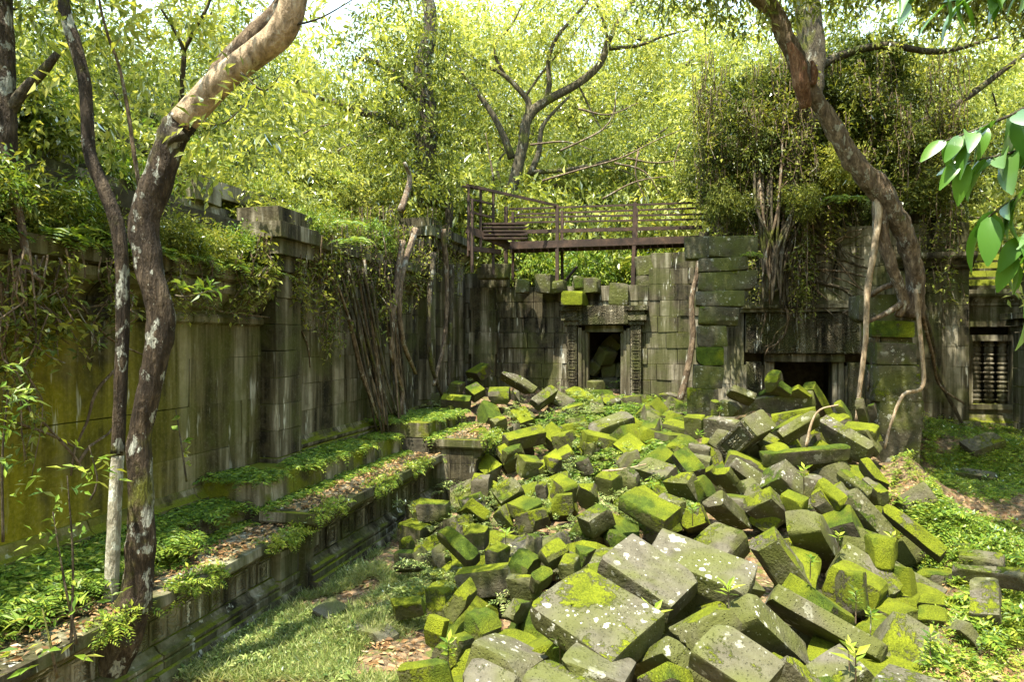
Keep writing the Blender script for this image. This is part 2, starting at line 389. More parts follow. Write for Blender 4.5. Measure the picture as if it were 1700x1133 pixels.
# ------------------------------------------------------------------ ground relief: courtyard floor and the rubble mound
CTRL = [(640,1133,5.9),(800,1133,5.0),(1000,1133,4.5),(1200,1133,4.4),(1400,1133,4.6),(1550,1133,5.2),(1700,1133,6.0),
 (700,1000,7.3),(850,1000,6.6),(1000,1000,5.9),(1200,1000,5.7),(1400,1000,6.0),(1560,1000,7.2),(1650,1000,8.0),
 (680,900,9.2),(800,900,8.6),(950,900,8.0),(1100,900,7.4),(1250,900,7.4),(1400,900,7.8),(1540,900,8.8),(1650,900,10.4),
 (750,800,11.3),(900,800,11),(1050,800,10.2),(1200,800,9.6),(1350,800,9.4),(1460,800,10.0),(1600,800,12.8),
 (800,700,14.3),(950,700,14.3),(1100,700,13.8),(1250,700,12.3),(1400,700,12.1),
 (850,630,17),(1000,650,17.4),(1100,660,17),(1300,640,13.3),(1420,650,13),(1600,720,14.6),(1690,720,14.6)]
_c = [P(*c) for c in CTRL] + [P(265,1121,6.53), P(487,987,8.6), P(400,1040,7.6), P(560,1000,8.3), P(600,940,9.6), P(560,1100,6.6), P(430,1120,6.5),
      Vector((-2.2,10.6,0)), Vector((-1.2,12.0,.5)), Vector((0,2,.1)), Vector((3,2,.2)), Vector((-3,3,0)), Vector((7,4,0)), Vector((9,8,0)), Vector((10,11,.5)), Vector((7.4,12.9,.05)),
      Vector((5.7,17,1.7)), Vector((9,15.5,1.5)), Vector((0,19,1.9)), Vector((3,18.6,1.85))]
CXY = np.array([[v.x, v.y] for v in _c]); CZ = np.array([v.z for v in _c])
GX = np.arange(-16, 18.01, .1); GY = np.arange(-2, 24.01, .1)
_d2 = (GX[None, :, None]-CXY[None, None, :, 0])**2 + (GY[:, None, None]-CXY[None, None, :, 1])**2
_w = 1/(_d2+.05)**1.8; HG = (_w*CZ).sum(2)/_w.sum(2); HGL = HG.tolist()
def hf(x, y):
    a = min(max((x+16)/.1, 0), len(GX)-1.001); b = min(max((y+2)/.1, 0), len(GY)-1.001); i, j = int(a), int(b); a -= i; b -= j
    r0, r1 = HGL[j], HGL[j+1]
    return (r0[i]*(1-a)+r0[i+1]*a)*(1-b)+(r1[i]*(1-a)+r1[i+1]*a)*b
def ray_hf(px, py, lift=0.0):
    dx, dz = (px-850)/F, -(py-HOR)/F
    y = 3.2; prev = None
    while y < 22:
        g = CAMH+dz*y-(hf(dx*y, y)+lift)
        if g <= 0:
            return y if prev is None else y-.12*(-g)/(prev-g+1e-9)
        prev = g; y += .12
    return 18.0
SUNK = .62
PILE = np.array([(640,1200),(632,900),(690,800),(735,640),(900,608),(930,690),(1010,740),(1120,790),(1145,690),(1280,625),(1478,640),(1505,850),(1575,900),(1560,1000),(1500,1200)], float)
def in_pile(x, y):
    if y < 2.5: return 0.0
    z = hf(x, y); p = np.array([850+F*x/y, HOR-F*(z-CAMH)/y]); a = PILE; b = np.roll(PILE, -1, 0)
    e = b-a; t = np.clip(((p-a)*e).sum(1)/(e*e).sum(1), 0, 1); d = np.linalg.norm(a+e*t[:, None]-p, axis=1).min()
    c = ((a[:, 1] > p[1]) != (b[:, 1] > p[1])) & (p[0] < (b[:, 0]-a[:, 0])*(p[1]-a[:, 1])/(b[:, 1]-a[:, 1]+1e-9)+a[:, 0])
    return min(1, max(0, (d if c.sum() % 2 else -d)/30+.5))
def sunk_f(x, y):
    k = in_pile(x, y)
    return max(k, .5 if 850+F*x/max(y, .1) < 1440 else 0)
def ground_z(x, y):
    z = hf(x, y)
    fade = max(0, 1-max(0, max(abs(x-1)-11, y-19, 1-y))/6)
    return z*fade - SUNK*min(1, max(0, (z-.15)*2))*fade*(sunk_f(x, y) if -4 < x < 12 and 3 < y < 19 else 0) + .03*mnoise.noise(Vector((x*1.3, y*1.3, 0)))
def make_ground_sheet():
    xs = np.concatenate([[-400, -150, -60, -30, -20], np.arange(-14, 14.01, .25), [20, 30, 60, 150, 400]])
    ys = np.concatenate([[-100, -30, -10, -4], np.arange(-1, 22.01, .25), [26, 32, 45, 80, 150, 500]])
    V = []; Fc = []
    for y in ys:
        for x in xs: V.append((x, y, ground_z(x, y)))
    nx = len(xs)
    for j in range(len(ys)-1):
        for i in range(nx-1): Fc.append((j*nx+i, j*nx+i+1, (j+1)*nx+i+1, (j+1)*nx+i))
    o = link('ground', np_mesh('ground', V, Fc, M['ground'], True, 4)); tag(o, kind='structure', label='brown earth floor of the courtyard under litter and rubble'); return o
make_ground_sheet()

# ------------------------------------------------------------------ fallen blocks: a corner and its three neighbours, seen in the photograph, fix each box
TILE = {'a': (640, 600), 'b': (1000, 600), 'c': (1300, 600), 'd': (640, 866), 'e': (1000, 866), 'f': (1300, 866)}
def ray(p): return np.array([(p[0]-850)/F, 1.0, -(p[1]-HOR)/F])
def fit_box(pA, pB, pC, pD, Y):
    cam0 = np.array([0, 0, CAMH]); rA = ray(pA); A = rA*Y
    w = rA/np.linalg.norm(rA); s = np.cross(w, [0, 0, 1.0]); s /= np.linalg.norm(s); t = np.cross(s, w)
    e2 = []
    for q in (pB, pC, pD):
        r = ray(q); v = r*(np.dot(A, w)/np.dot(r, w))-A
        e2.append(np.array([np.dot(v, s), np.dot(v, t)]))
    p, q, r = e2
    pq, pr, qr = p@q, p@r, q@r
    def safe(x): return math.sqrt(abs(x))
    z = [safe(pq*pr/qr) if abs(qr) > 1e-9 else .1, safe(pq*qr/pr) if abs(pr) > 1e-9 else .1, safe(pr*qr/pq) if abs(pq) > 1e-9 else .1]
    E = [e2[i][0]*s+e2[i][1]*t+min(z[i], 1.4*np.linalg.norm(e2[i])+.05)*w for i in range(3)]
    ln = [np.linalg.norm(e) for e in E]
    U = np.stack([e/l for e, l in zip(E, ln)], 1)
    Us, _, Vt = np.linalg.svd(U); R = Us@Vt
    return A+cam0, R, ln
B = []     # tile, A, B, C, D, moss, lichen, label
def blk(tile, A, Bp, Cp, Dp, moss, lich, label, lift=0.0): B.append((tile, A, Bp, Cp, Dp, moss, lich, label, lift))
# front of the pile
blk('e',(490,590),(-5,275),(700,385),(475,660),-.1,1,'broad grey slab thick with white lichen at the front of the pile')
blk('e',(1015,505),(395,150),(1000,270),(1000,575),-.1,1,'lichened grey slab lying just behind and right of the broadest speckled slab')
blk('d',(1610,990),(1000,590),(1990,640),(1600,1150),.17,1.0,'wide dark slab half covered by a round deep green moss patch')
blk('e',(560,780),(890,590),(400,740),(630,900),.25,.4,'squat grey block with a mossy right end between the front slabs')
blk('e',(430,950),(760,1230),(490,815),(200,1010),.2,.8,'block at the bottom edge with a dark round mossy rimmed end')
blk('e',(1080,1230),(640,900),(1275,995),(1060,1330),.0,.25,'smooth grey green slab at the bottom edge of the pile')
blk('e',(1090,680),(1480,1050),(1060,495),(905,760),.0,.9,'long block white with lichen and dark on its near side')
blk('e',(1195,525),(1955,990),(1250,420),(1075,645),.10,.3,'longest thin beam sloping down right at the front of the pile')
blk('e',(1230,135),(1620,660),(1045,240),(1205,20),.35,.25,'tilted block with a bright mossy cap and dark near face')
blk('f',(265,75),(475,425),(35,95),(240,-100),.25,.3,'grey capped block with a black shaded face behind the mossy capped one')
blk('f',(480,0),(655,290),(280,60),(470,-120),.75,.1,'tall leaning block with a yellow green mossy face left of the standing mossy stone')
blk('f',(880,330),(895,790),(600,310),(945,310),.85,.05,'upright square stone coated in deep green moss beside the stone path')
blk('f',(560,370),(580,670),(340,350),(600,335),.55,.1,'short mossy stone leaning on the left of the upright mossy stone')
blk('f',(1250,750),(930,770),(1400,890),(1290,700),.15,.1,'low dark block lying in front of the upright mossy stone')
blk('f',(1300,1380),(640,1150),(1450,1125),(1290,1480),.10,.6,'speckled slab in the bottom right corner of the pile')
blk('e',(1305,985),(1600,1260),(1130,1130),(1305,905),.35,.1,'peaked mossy block cut by the bottom edge right of centre')
blk('e',(500,1125),(720,1230),(370,1190),(490,1080),.6,.1,'little mossy block cut by the bottom edge near the middle')
blk('d',(1690,1140),(1260,985),(1812,890),(1670,1230),-.05,.5,'plain grey green slab below the dark slab with the moss patch')
blk('d',(1350,1290),(955,1090),(1530,1135),(1340,1380),.0,.45,'pale slab cut by the bottom edge, left of the grey green slab')
blk('d',(850,1280),(525,1120),(955,1100),(850,1380),.0,.45,'grey wedge of stone cut by the bottom edge left of the pale slab')
blk('d',(1000,1045),(610,880),(1210,930),(965,1130),-.1,.9,'large lichened block with a shadowed near edge in the left foreground of the pile')
blk('d',(430,985),(90,1060),(450,940),(470,1130),.75,.0,'dark mossy block nearest the grass at the bottom left of the pile')
blk('d',(530,850),(650,800),(475,820),(510,970),.55,.1,'upright mossy stub beside the large lichened block')
blk('d',(420,900),(320,890),(470,860),(430,990),.6,.0,'low moss covered stone left of the mossy stub')
blk('d',(700,720),(570,640),(835,675),(690,800),.7,.0,'dark block with a flat bright moss top above the large lichened block')
# right slope of leaning blocks
blk('f',(1110,245),(700,-70),(1175,180),(1100,300),.55,.1,'long mossy beam at the right foot of the pile next to the path')
blk('c',(470,1000),(760,1290),(520,900),(380,1020),.40,.3,'long grey backed block with mossy edges left of the right foot beam')
blk('c',(400,1000),(215,855),(470,965),(395,1060),.9,.0,'short slab wholly covered in bright moss on the right slope')
blk('c',(265,935),(420,1110),(170,985),(255,885),.65,.0,'mossy block with a dark oval end on the right slope')
blk('c',(590,925),(385,775),(640,905),(585,990),.3,.5,'pale worn beam below the long mossy faced slab')
blk('c',(680,930),(560,830),(745,915),(680,1000),.35,.2,'small block with a dark broken end left of the standing pillar foot')
blk('c',(690,880),(550,700),(735,865),(670,940),.5,.1,'narrow slab leaning against the foot of the tall right pillar')
blk('c',(600,625),(255,415),(660,585),(560,740),.12,.6,'big pale block with a sharp ridge near the tall right pillar')
blk('b',(1135,665),(1735,590),(1135,765),(1115,645),.6,.3,'long slab showing its yellow moss face across the upper right of the pile')
blk('c',(570,480),(680,650),(470,510),(590,440),.4,.1,'block with a lit mossy side touching the tall right pillar')
blk('c',(650,490),(430,470),(690,430),(650,540),.7,.0,'flat mossy slab wedged behind the big pale ridged block')
blk('c',(215,200),(330,420),(130,210),(240,140),.85,.05,'big moss coated block leaning at the top of the pile under the dark doorway')
blk('c',(110,190),(200,260),(40,220),(115,160),.9,.0,'small mossy hump at the top of the pile under the dark doorway')
blk('c',(410,300),(480,420),(360,320),(415,255),.6,.0,'rounded mossy block at the pile top right of the dark doorway')
blk('c',(560,290),(600,430),(500,295),(565,258),.55,.0,'upright mossy block close to the root by the tall right pillar')
blk('c',(640,310),(670,420),(595,315),(645,285),.6,.0,'small mossy block squeezed against the left side of the tall right pillar')
blk('b',(1480,215),(985,290),(1508,355),(1485,190),.18,.6,'long pale beam lying level along the top of the pile')
blk('b',(1085,535),(890,720),(985,410),(1235,455),.10,.9,'tilted cube with a lichened top and a dark carved face')
blk('b',(1270,540),(1520,390),(1225,490),(1285,600),.12,.5,'pale grooved beam right of the tilted carved cube')
blk('b',(1215,650),(1330,610),(1130,580),(1200,700),.8,.0,'mossy block in the hollow behind the long moss faced slab')
blk('b',(905,200),(1070,265),(860,250),(915,168),.4,.3,'block with mossy tip at the pile top left of the long pale beam')
blk('b',(1240,170),(1320,225),(1090,250),(1250,150),.9,.0,'bright mossy pointed block above the long pale beam')
blk('b',(1225,120),(1240,220),(1140,120),(1265,60),.7,.2,'highest mossy stone of the pile, standing before the dark doorway')
blk('b',(950,290),(820,290),(955,375),(985,262),.12,.7,'rounded grey stone just left of the long pale beam')
blk('b',(815,290),(755,290),(812,345),(830,265),.7,.0,'tiny mossy stone beside the foot of the left porch pillar')
blk('b',(700,405),(580,395),(700,545),(730,370),.55,.1,'mossy cube at the foot of the left porch pillar')
blk('b',(940,430),(715,420),(935,560),(985,395),.15,.4,'squared grey block left of the tilted carved cube')
blk('b',(760,610),(610,590),(755,665),(780,575),.05,.6,'small pale block left of the tilted carved cube')
blk('b',(760,690),(610,660),(750,745),(775,665),.05,.6,'lowest pale block in the step left of the tilted carved cube')
blk('b',(600,790),(490,640),(720,745),(600,850),.75,.3,'mossy slab sloping away left below the pale steps')
blk('b',(590,860),(680,1000),(410,850),(640,785),.35,.6,'block with a pale top and dark hollow front in the middle of the pile')
blk('b',(680,840),(760,1010),(560,880),(740,780),.9,.0,'hump backed stone fully green with moss in the middle of the pile')
blk('b',(860,1010),(1090,1230),(715,1030),(850,910),.12,.9,'lichen dotted block with a dark near face in the middle of the pile')
blk('b',(880,790),(1010,960),(780,800),(895,742),.4,.5,'grey topped block with a mossy right side below the tilted carved cube')
blk('b',(770,760),(830,830),(705,790),(780,725),.8,.0,'small mossy corner stone under the tilted carved cube')
blk('b',(910,735),(1085,870),(975,650),(860,770),.25,.7,'grey lichened beam end resting under the long moss faced slab')
blk('b',(1260,815),(1400,940),(1110,890),(1290,692),.35,.6,'steep roof shaped grey block below the long moss faced slab')
blk('b',(1200,975),(1350,1110),(1010,1060),(1185,885),.4,.5,'block with a lichened ridge and deep green dark end on the right slope')
blk('b',(1400,1000),(1250,940),(1460,960),(1400,1060),.95,.0,'cushion of moss over a flat stone with a seedling on it')
blk('b',(440,1130),(120,960),(560,1040),(430,1230),.8,.4,'flat wide moss patched slab left of the middle of the pile')
blk('b',(540,1000),(390,940),(600,985),(535,1060),.15,.5,'grey sliver of stone above the flat moss patched slab')
blk('b',(235,780),(245,930),(105,770),(260,745),.35,.3,'upright pale stone at the edge of the fern hollow')
blk('a',(1595,840),(1475,810),(1600,885),(1660,790),.45,.1,'mossy cornered stone left of the upright pale one')
# left part of the pile
blk('a',(625,235),(560,180),(700,195),(630,295),.5,.2,'block pointing its square end forward near the left wall corner')
blk('a',(865,220),(725,225),(870,300),(880,165),.5,.2,'six sided looking block beside the one pointing forward')
blk('a',(1040,215),(825,90),(1070,170),(1030,265),.3,.6,'long speckled block slanting down below the left end of the bridge')
blk('a',(1080,305),(1215,200),(1025,265),(1060,370),.35,.3,'straight beam slanting up right toward the lit doorway')
blk('a',(645,85),(725,15),(560,70),(670,140),.7,.0,'peaked dark mossy block against the wall corner')
blk('a',(530,165),(450,150),(570,140),(520,230),.3,.0,'dark block in the shade at the foot of the left wall corner')
blk('a',(592,280),(400,270),(605,240),(594,330),.6,.0,'long low mossy stone on the end of the left terrace')
blk('a',(770,430),(850,400),(730,400),(775,470),.2,.1,'small reddish stone among ferns in the upper left of the pile')
blk('a',(940,240),(885,225),(965,215),(945,300),.3,.2,'small pale stone right of the six sided looking block')
blk('a',(870,560),(1125,495),(825,510),(865,620),.5,.1,'sunlit beam with a smooth mossy top in the upper left of the pile')
blk('a',(860,640),(990,590),(815,620),(860,690),.55,.0,'shaded mossy block tucked beneath the smooth sunlit beam')
blk('a',(645,530),(765,690),(595,555),(695,480),.4,.1,'slab tilted on its edge left of the smooth sunlit beam')
blk('a',(980,705),(1105,715),(930,650),(960,820),.45,.2,'block with a pale lit top and dark hollow side below the smooth sunlit beam')
blk('a',(1155,715),(1240,690),(1105,630),(1160,790),.75,.0,'bright mossy wedge right of the pale topped block')
blk('a',(1262,510),(1310,665),(1165,530),(1322,480),.55,.1,'upright broad stone with a lit right side in the fern hollow')
blk('a',(1415,690),(1455,790),(1335,715),(1440,650),.5,.1,'small peaked stone with a lit right edge in the fern hollow')
blk('a',(1475,490),(1740,395),(1415,440),(1490,570),.12,.4,'dark grey beam lying among ferns below the lit doorway')
blk('a',(1450,580),(1395,570),(1490,560),(1455,650),.2,.2,'rounded dark stone under the beam among the ferns')
blk('a',(725,800),(715,1045),(605,795),(775,782),.35,.2,'tall pale slab standing on end in the left of the pile')
blk('a',(815,1000),(965,900),(745,910),(830,1050),.25,.3,'pale plate leaning right of the slab standing on end')
blk('a',(1000,1050),(1140,980),(855,1000),(1000,1100),.7,.0,'moss yellow flat block in front of the leaning pale plate')
blk('a',(1045,1055),(1075,1165),(910,1085),(1150,1010),.55,.1,'box shaped mossy block below the moss yellow flat block')
blk('a',(800,1050),(900,1170),(745,1085),(845,995),.55,.1,'mossy block with a dark left end below the leaning pale plate')
blk('a',(1315,940),(1325,1040),(1165,950),(1325,915),.75,.0,'bright yellow mossy cube in the centre of the pile')
blk('a',(1390,925),(1525,915),(1360,865),(1350,1050),.5,.1,'block with a flat lit moss top right of the yellow mossy cube')
blk('a',(1430,1135),(1575,1025),(1345,1095),(1450,1190),.25,.3,'smooth beam pointing up right below the flat lit moss top')
blk('a',(1250,900),(1350,870),(1150,820),(1250,960),.8,.0,'rounded mossy block with weeds above the yellow mossy cube')
blk('a',(1120,870),(1050,875),(1130,940),(1140,840),.2,.0,'small dark triangular stone left of the yellow mossy cube')
blk('a',(430,1015),(225,995),(475,975),(425,1095),.4,.0,'thick basin shaped block at the left edge of the pile')
blk('d',(250,50),(95,10),(375,0),(240,140),.6,.0,'large mossy topped block at the left edge below the basin shaped one')
blk('a',(570,1030),(700,1130),(465,1085),(620,960),.65,.0,'ridged mossy stone below the slab standing on end')
blk('d',(242,222),(62,228),(246,315),(255,195),.4,.1,'square ended block with a lit front at the left edge of the pile')
blk('d',(170,130),(90,110),(205,110),(170,190),.6,.0,'small mossy stone on top of the square ended block')
blk('d',(595,290),(365,75),(670,220),(590,340),.55,.2,'wide tilted mossy slab above the long dark sided beam')
blk('d',(300,210),(400,395),(410,145),(270,220),.35,.1,'leaning slab with small drilled holes at the left of the pile')
blk('d',(255,240),(385,390),(265,155),(225,250),.45,.1,'thin slab leaning behind the slab with drilled holes')
blk('d',(860,320),(490,385),(900,265),(890,440),.45,.1,'long beam with a lit top and black side in the left foreground')
blk('d',(415,475),(285,472),(515,445),(415,530),.7,.0,'mossy stone left below the long dark sided beam')
blk('d',(590,565),(690,465),(500,490),(480,700),.75,.0,'angular bright mossy block leaning below the long dark sided beam')
blk('d',(425,695),(385,815),(310,645),(470,700),.85,.0,'bright green mossy cube nearest the grass on the left')
blk('d',(920,590),(1040,560),(860,560),(900,680),.3,.1,'stone with a mossy top left of the slab with the moss patch')
blk('d',(1075,440),(1190,370),(1020,375),(1060,490),.6,.0,'mossy block touching the top of the slab with the moss patch')
blk('d',(1030,400),(850,405),(1045,460),(1050,370),.3,.0,'dull low stone right of the long dark sided beam')
blk('d',(1020,290),(900,210),(1110,260),(1000,350),.6,.0,'mossy wedge above the right end of the long dark sided beam')
blk('d',(1150,272),(1290,195),(1075,190),(1150,335),.6,.1,'tilted lit mossy block left of the broadest speckled slab')
blk('d',(790,220),(880,160),(700,190),(790,275),.55,.0,'triangular looking mossy stone above the long dark sided beam')
blk('d',(690,90),(555,75),(735,15),(690,165),.7,.0,'block with a brilliant moss top above the triangular mossy stone')
blk('d',(1320,300),(1205,290),(1370,230),(1330,380),.35,.3,'rounded boulder like stone at the corner of the moss patched slab')
blk('d',(1440,230),(1300,200),(1490,190),(1440,280),.7,.0,'low mossy stone left of the broadest speckled slab')
blk('d',(1050,110),(970,100),(1110,80),(1050,170),.3,.0,'dark stone in a gap left of the brown littered ledge')
blk('d',(245,568),(-15,610),(265,500),(262,610),.8,.0,'flat slab with a brilliant yellow moss top lying on the grass')
# on the grass
TILE['p'] = (0, 0)
blk('p',(632,1054),(572,1043),(661,1036),(633,1068),.0,.1,'flat dark slab under brown litter lying alone on the grass')
blk('p',(545,1030),(518,1012),(577,1008),(545,1040),.1,.1,'dark slab lying farthest left on the grass')
# stones of the path on the right
G_PATH = 'stones of the path on the right'
blk('f',(1230,385),(910,365),(1262,345),(1235,465),.45,.1,'flat path stone with a mossy front and yellow fallen leaves')
blk('f',(1530,665),(1510,395),(1325,660),(1550,840),.10,.2,'biggest pale path slab, longest from front to back')
blk('f',(1240,600),(960,590),(1245,530),(1238,670),.7,.0,'mossy flat path stone right behind the upright mossy stone')
blk('f',(1150,705),(955,700),(1150,600),(1150,770),.75,.0,'mossy path stone just above the low dark block')
blk('f',(1540,270),(1240,250),(1560,205),(1545,300),.2,.1,'narrow grey path stone farther up the path')
blk('f',(1390,195),(1180,190),(1400,155),(1390,215),.15,.1,'farthest grey path stone beside the mossy beam')
blk('f',(1680,380),(1200,330),(1700,320),(1690,420),.3,.1,'long flat path stone crossing the path')
blk('c',(1340,640),(1250,570),(1560,560),(1345,780),.25,.1,'big dark fallen block in the ferns below the balustered window')
blk('c',(1500,820),(1230,780),(1530,785),(1505,850),.1,.1,'flat dark slab in the shaded ferns right of the tall pillar')

def place_block(i, rec):
    tile, A, Bp, Cp, Dp, moss, lich, label, lift = rec
    ox, oy = TILE[tile]; s = 1.0 if tile == 'p' else 4.2425
    pts = [np.array([ox+p[0]/s, oy+p[1]/s]) for p in (A, Bp, Cp, Dp)]
    Y = ray_hf(pts[0][0], min(pts[0][1], 1180), .06)
    if pts[0][1] > 1180: Y *= 1180/pts[0][1]
    if Y > 14 and pts[0][0] > 1150: Y = 13.0
    for _ in range(9):                                            # bring it forward until its seen corners clear the mound
        A3, R, ln = fit_box(*pts, Y)
        low = min((A3+R[:, q]*ln[q])[2]-(hf(*(A3+R[:, q]*ln[q])[:2])-SUNK*sunk_f(*(A3+R[:, q]*ln[q])[:2])) for q in range(3) if q != 2 or R[2, 2] > -.75)
        if low > .08: break
        Y *= .985
    ln = [min(max(l*1.07, .14), 2.2) for l in ln]
    k = int(np.argmin(R[2]))                                      # the edge that runs down into the pile: most of it is hidden
    ln[k] = max(ln[k], .20 if 'slab' in label or 'plate' in label or 'path' in label else .30)
    cen = A3 + R @ (np.array(ln)/2)
    if np.linalg.det(R) < 0: R = R @ np.diag([1, 1, -1])
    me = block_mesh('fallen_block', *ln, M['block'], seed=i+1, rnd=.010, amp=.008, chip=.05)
    name = 'path_stone' if 'path s' in label else 'fallen_block'
    o = link(name, me, loc=cen); o.rotation_euler = Matrix(R.tolist()).to_euler()
    tag(o, label, 'stone' if name == 'path_stone' else 'stone block', G_PATH if name == 'path_stone' else 'fallen blocks of the rubble pile')
    o['moss'] = float(moss); o['lichen'] = float(lich)
    return o
BLOCKS = [place_block(i, r) for i, r in enumerate(B)]
BXY = np.array([o.location[:2] for o in BLOCKS])
# the rounded knob on the upright mossy stone
for o in BLOCKS:
    if o['label'].startswith('upright square stone'):
        kx = P(1300+705/4.2425, 866+215/4.2425, o.location.y)
        me = block_mesh('finial', .34, .30, .34, M['block'], 911, 6, .13, .02, .05)
        me.transform(Matrix.Translation(kx-o.location)); me.transform(o.rotation_euler.to_matrix().to_4x4().inverted())
        k = link('finial', me, parent=o); k['moss'] = 1.0; k['lichen'] = 0.0
# smaller stones down in the gaps of the pile
USED = set()
def fillers():
    n = 0; tries = 0; pts = []
    BC = np.array([tuple(o.location) for o in BLOCKS])
    while n < 240 and tries < 9000:
        tries += 1
        px, py = (random.uniform(650, 1520), random.uniform(640, 1125)) if tries > 160 else (random.uniform(920, 1140), random.uniform(650, 780))
        if px < 700 and py > 980: continue
        if px > 1440 and py < 800: continue
        Y = ray_hf(px, py); p = P(px, py, Y)
        if any((p-q).length < .34 for q in pts): continue
        if np.linalg.norm(BC-np.array(p), axis=1).min() < .28: continue
        pts.append(p); n += 1
        ln = [random.uniform(.4, .85), random.uniform(.32, .5), random.uniform(.28, .42)]
        me = block_mesh('rubble_stone', *ln, M['block'], 2000+n, 4, .02, .018, .06)
        o = link('rubble_stone', me, loc=p-Vector((0, 0, .38 if in_pile(p.x, p.y) > .5 else .16)))
        o.rotation_euler = (random.uniform(-.6, .6), random.uniform(-.6, .6), random.uniform(0, 3))
        o['moss'] = random.choice([.2, .5, .7, .8]); o['lichen'] = random.choice([0, 0, .3])
        order = np.argsort(np.linalg.norm(BC-np.array(o.location), axis=1))
        for q in order[:6]:
            lab = BLOCKS[q]['label']; dx = o.location.x-BC[q][0]; dy = o.location.y-BC[q][1]
            if len(lab.split()) > 11: continue
            sd = ('left of' if dx < 0 else 'right of') if abs(dx) > abs(dy) else ('in front of' if dy < 0 else 'behind')
            full = f'small stone {sd} the {lab}'
            if full not in USED and len(full.split()) <= 16:
                USED.add(full); tag(o, full, 'stone', 'small stones in the gaps of the pile'); break
        else: bpy.data.objects.remove(o)
fillers()
# ------------------------------------------------------------------ temple masonry (built in the temple's own axes: u away from the viewer, v to the right)
STONES = [unit_stone(100+k, M['wall']) for k in range(8)]
BEAM = [unit_stone(200+k, M['wall'], .05) for k in range(3)]
ROT = (0, 0, -TH)
def abox(name, parent, u0, u1, v0, v1, z0, z1, me=None, moss=0.0, ochre=0.0, carve=0.0, lichen=0.0, tilt=None):
    c = uv((u0+u1)/2, (v0+v1)/2, (z0+z1)/2) - (parent.location if parent else Vector())
    o = link(name, me or random.choice(STONES), parent, c, ROT, (abs(v1-v0), abs(u1-u0), z1-z0))
    if tilt: o.rotation_euler = (tilt[0], tilt[1], -TH+tilt[2])
    o['moss'] = float(moss); o['ochre'] = float(ochre); o['carve'] = float(carve); o['lichen'] = float(lichen)
    return o
def course_wall(parent, axis, s0, s1, face, z0, z1, ch=.42, bl=.8, th=.35, open_=(), top=None, moss=0.0, ochre=None, gap=.006, jit=.007, name='stone', carve=0.0):
    """stones laid in courses; axis 'u': wall along u looking to +v, axis 'v': wall along v looking to -u"""
    n = max(1, round((z1-z0)/ch)); h = (z1-z0)/n
    for k in range(n):
        a, b = z0+k*h, z0+(k+1)*h
        s = s0-random.uniform(0, bl*.6) if k % 2 else s0-random.uniform(0, .2)
        while s < s1:
            e = s+bl*random.uniform(.65, 1.35); x0, x1 = max(s, s0), min(e, s1); s = e
            if x1-x0 < .08: continue
            segs = [(x0, x1)]
            for (o0, o1, oz0, oz1) in open_:
                if b > oz0+.06 and a < oz1-.06:
                    ns = []
                    for (p, q) in segs:
                        if q <= o0 or p >= o1: ns.append((p, q)); continue
                        if p < o0-.05: ns.append((p, o0))
                        if q > o1+.05: ns.append((o1, q))
                    segs = ns
            for (p, q) in segs:
                if top is not None and (a+b)/2 > top((p+q)/2): continue
                f = face+random.uniform(-jit, jit); g = gap/2
                oc = ochre((p+q)/2, (a+b)/2) if ochre else 0.0
                if axis == 'u': abox(name, parent, p+g, q-g, f-th, f, a+g, b-g, moss=moss, ochre=oc, carve=carve)
                else: abox(name, parent, f, f+th, p+g, q-g, a+g, b-g, moss=moss, ochre=oc, carve=carve)
def moulding(parent, name, axis, s0, s1, face, prof, seg=1.1, moss=0.0, ochre=0.0, carve=0.0, back=.3):
    """prof: (out, z) points bottom to top; cut into stones along the run"""
    s = s0; k = 0; made = []
    while s < s1-.02:
        e = min(s1, s+seg*random.uniform(.75, 1.3)); g = .006
        if s1-e < .3: e = s1
        V = []
        pr = list(prof) + [(-back, prof[-1][1]), (-back, prof[0][1])]
        jt = random.uniform(-.012, .012)
        for t in (s+g, e-g):
            for (o, z) in pr:
                oo = o+jt if o > -back else o
                w = uv(t, face+oo, z) if axis == 'u' else uv(face-oo, t, z)
                V.append(w-parent.location)
        m = len(pr); Fc = [tuple(range(m))[::-1], tuple(range(m, 2*m))] + [(i, (i+1) % m, m+(i+1) % m, m+i) for i in range(m)]
        if axis == 'v': Fc = [f[::-1] for f in Fc]
        o = link(name, py_mesh(name, V, Fc, M['wall']), parent); o['moss'] = moss; o['ochre'] = ochre; o['carve'] = carve; o['lichen'] = 0.0
        made.append((s, e, o)); s = e; k += 1
    return made
def profile(z0, z1, kind):
    h = z1-z0
    P_ = {'base': [(.13, 0), (.13, .30), (.10, .36), (.125, .46), (.125, .60), (.08, .68), (.05, .80), (.02, 1.0)],
          'cap': [(.02, 0), (.05, .18), (.03, .26), (.08, .40), (.11, .58), (.10, .68), (.15, .78), (.17, 1.0)],
          'slab': [(.15, 0), (.20, .12), (.20, .88), (.18, 1.0)],
          'ogee': [(.0, 0), (.04, .1), (.04, .2), (.12, .45), (.22, .62), (.24, .75), (.24, 1.0)]}[kind]
    return [(o, z0+z*h) for o, z in P_]
def core(parent, u0, u1, v0, v1, z0, z1, name='core'):
    o = abox(name, parent, u0, u1, v0, v1, z0, z1, me=CORE); return o
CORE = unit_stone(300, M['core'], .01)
PANEL_V = []; PANEL_F = []
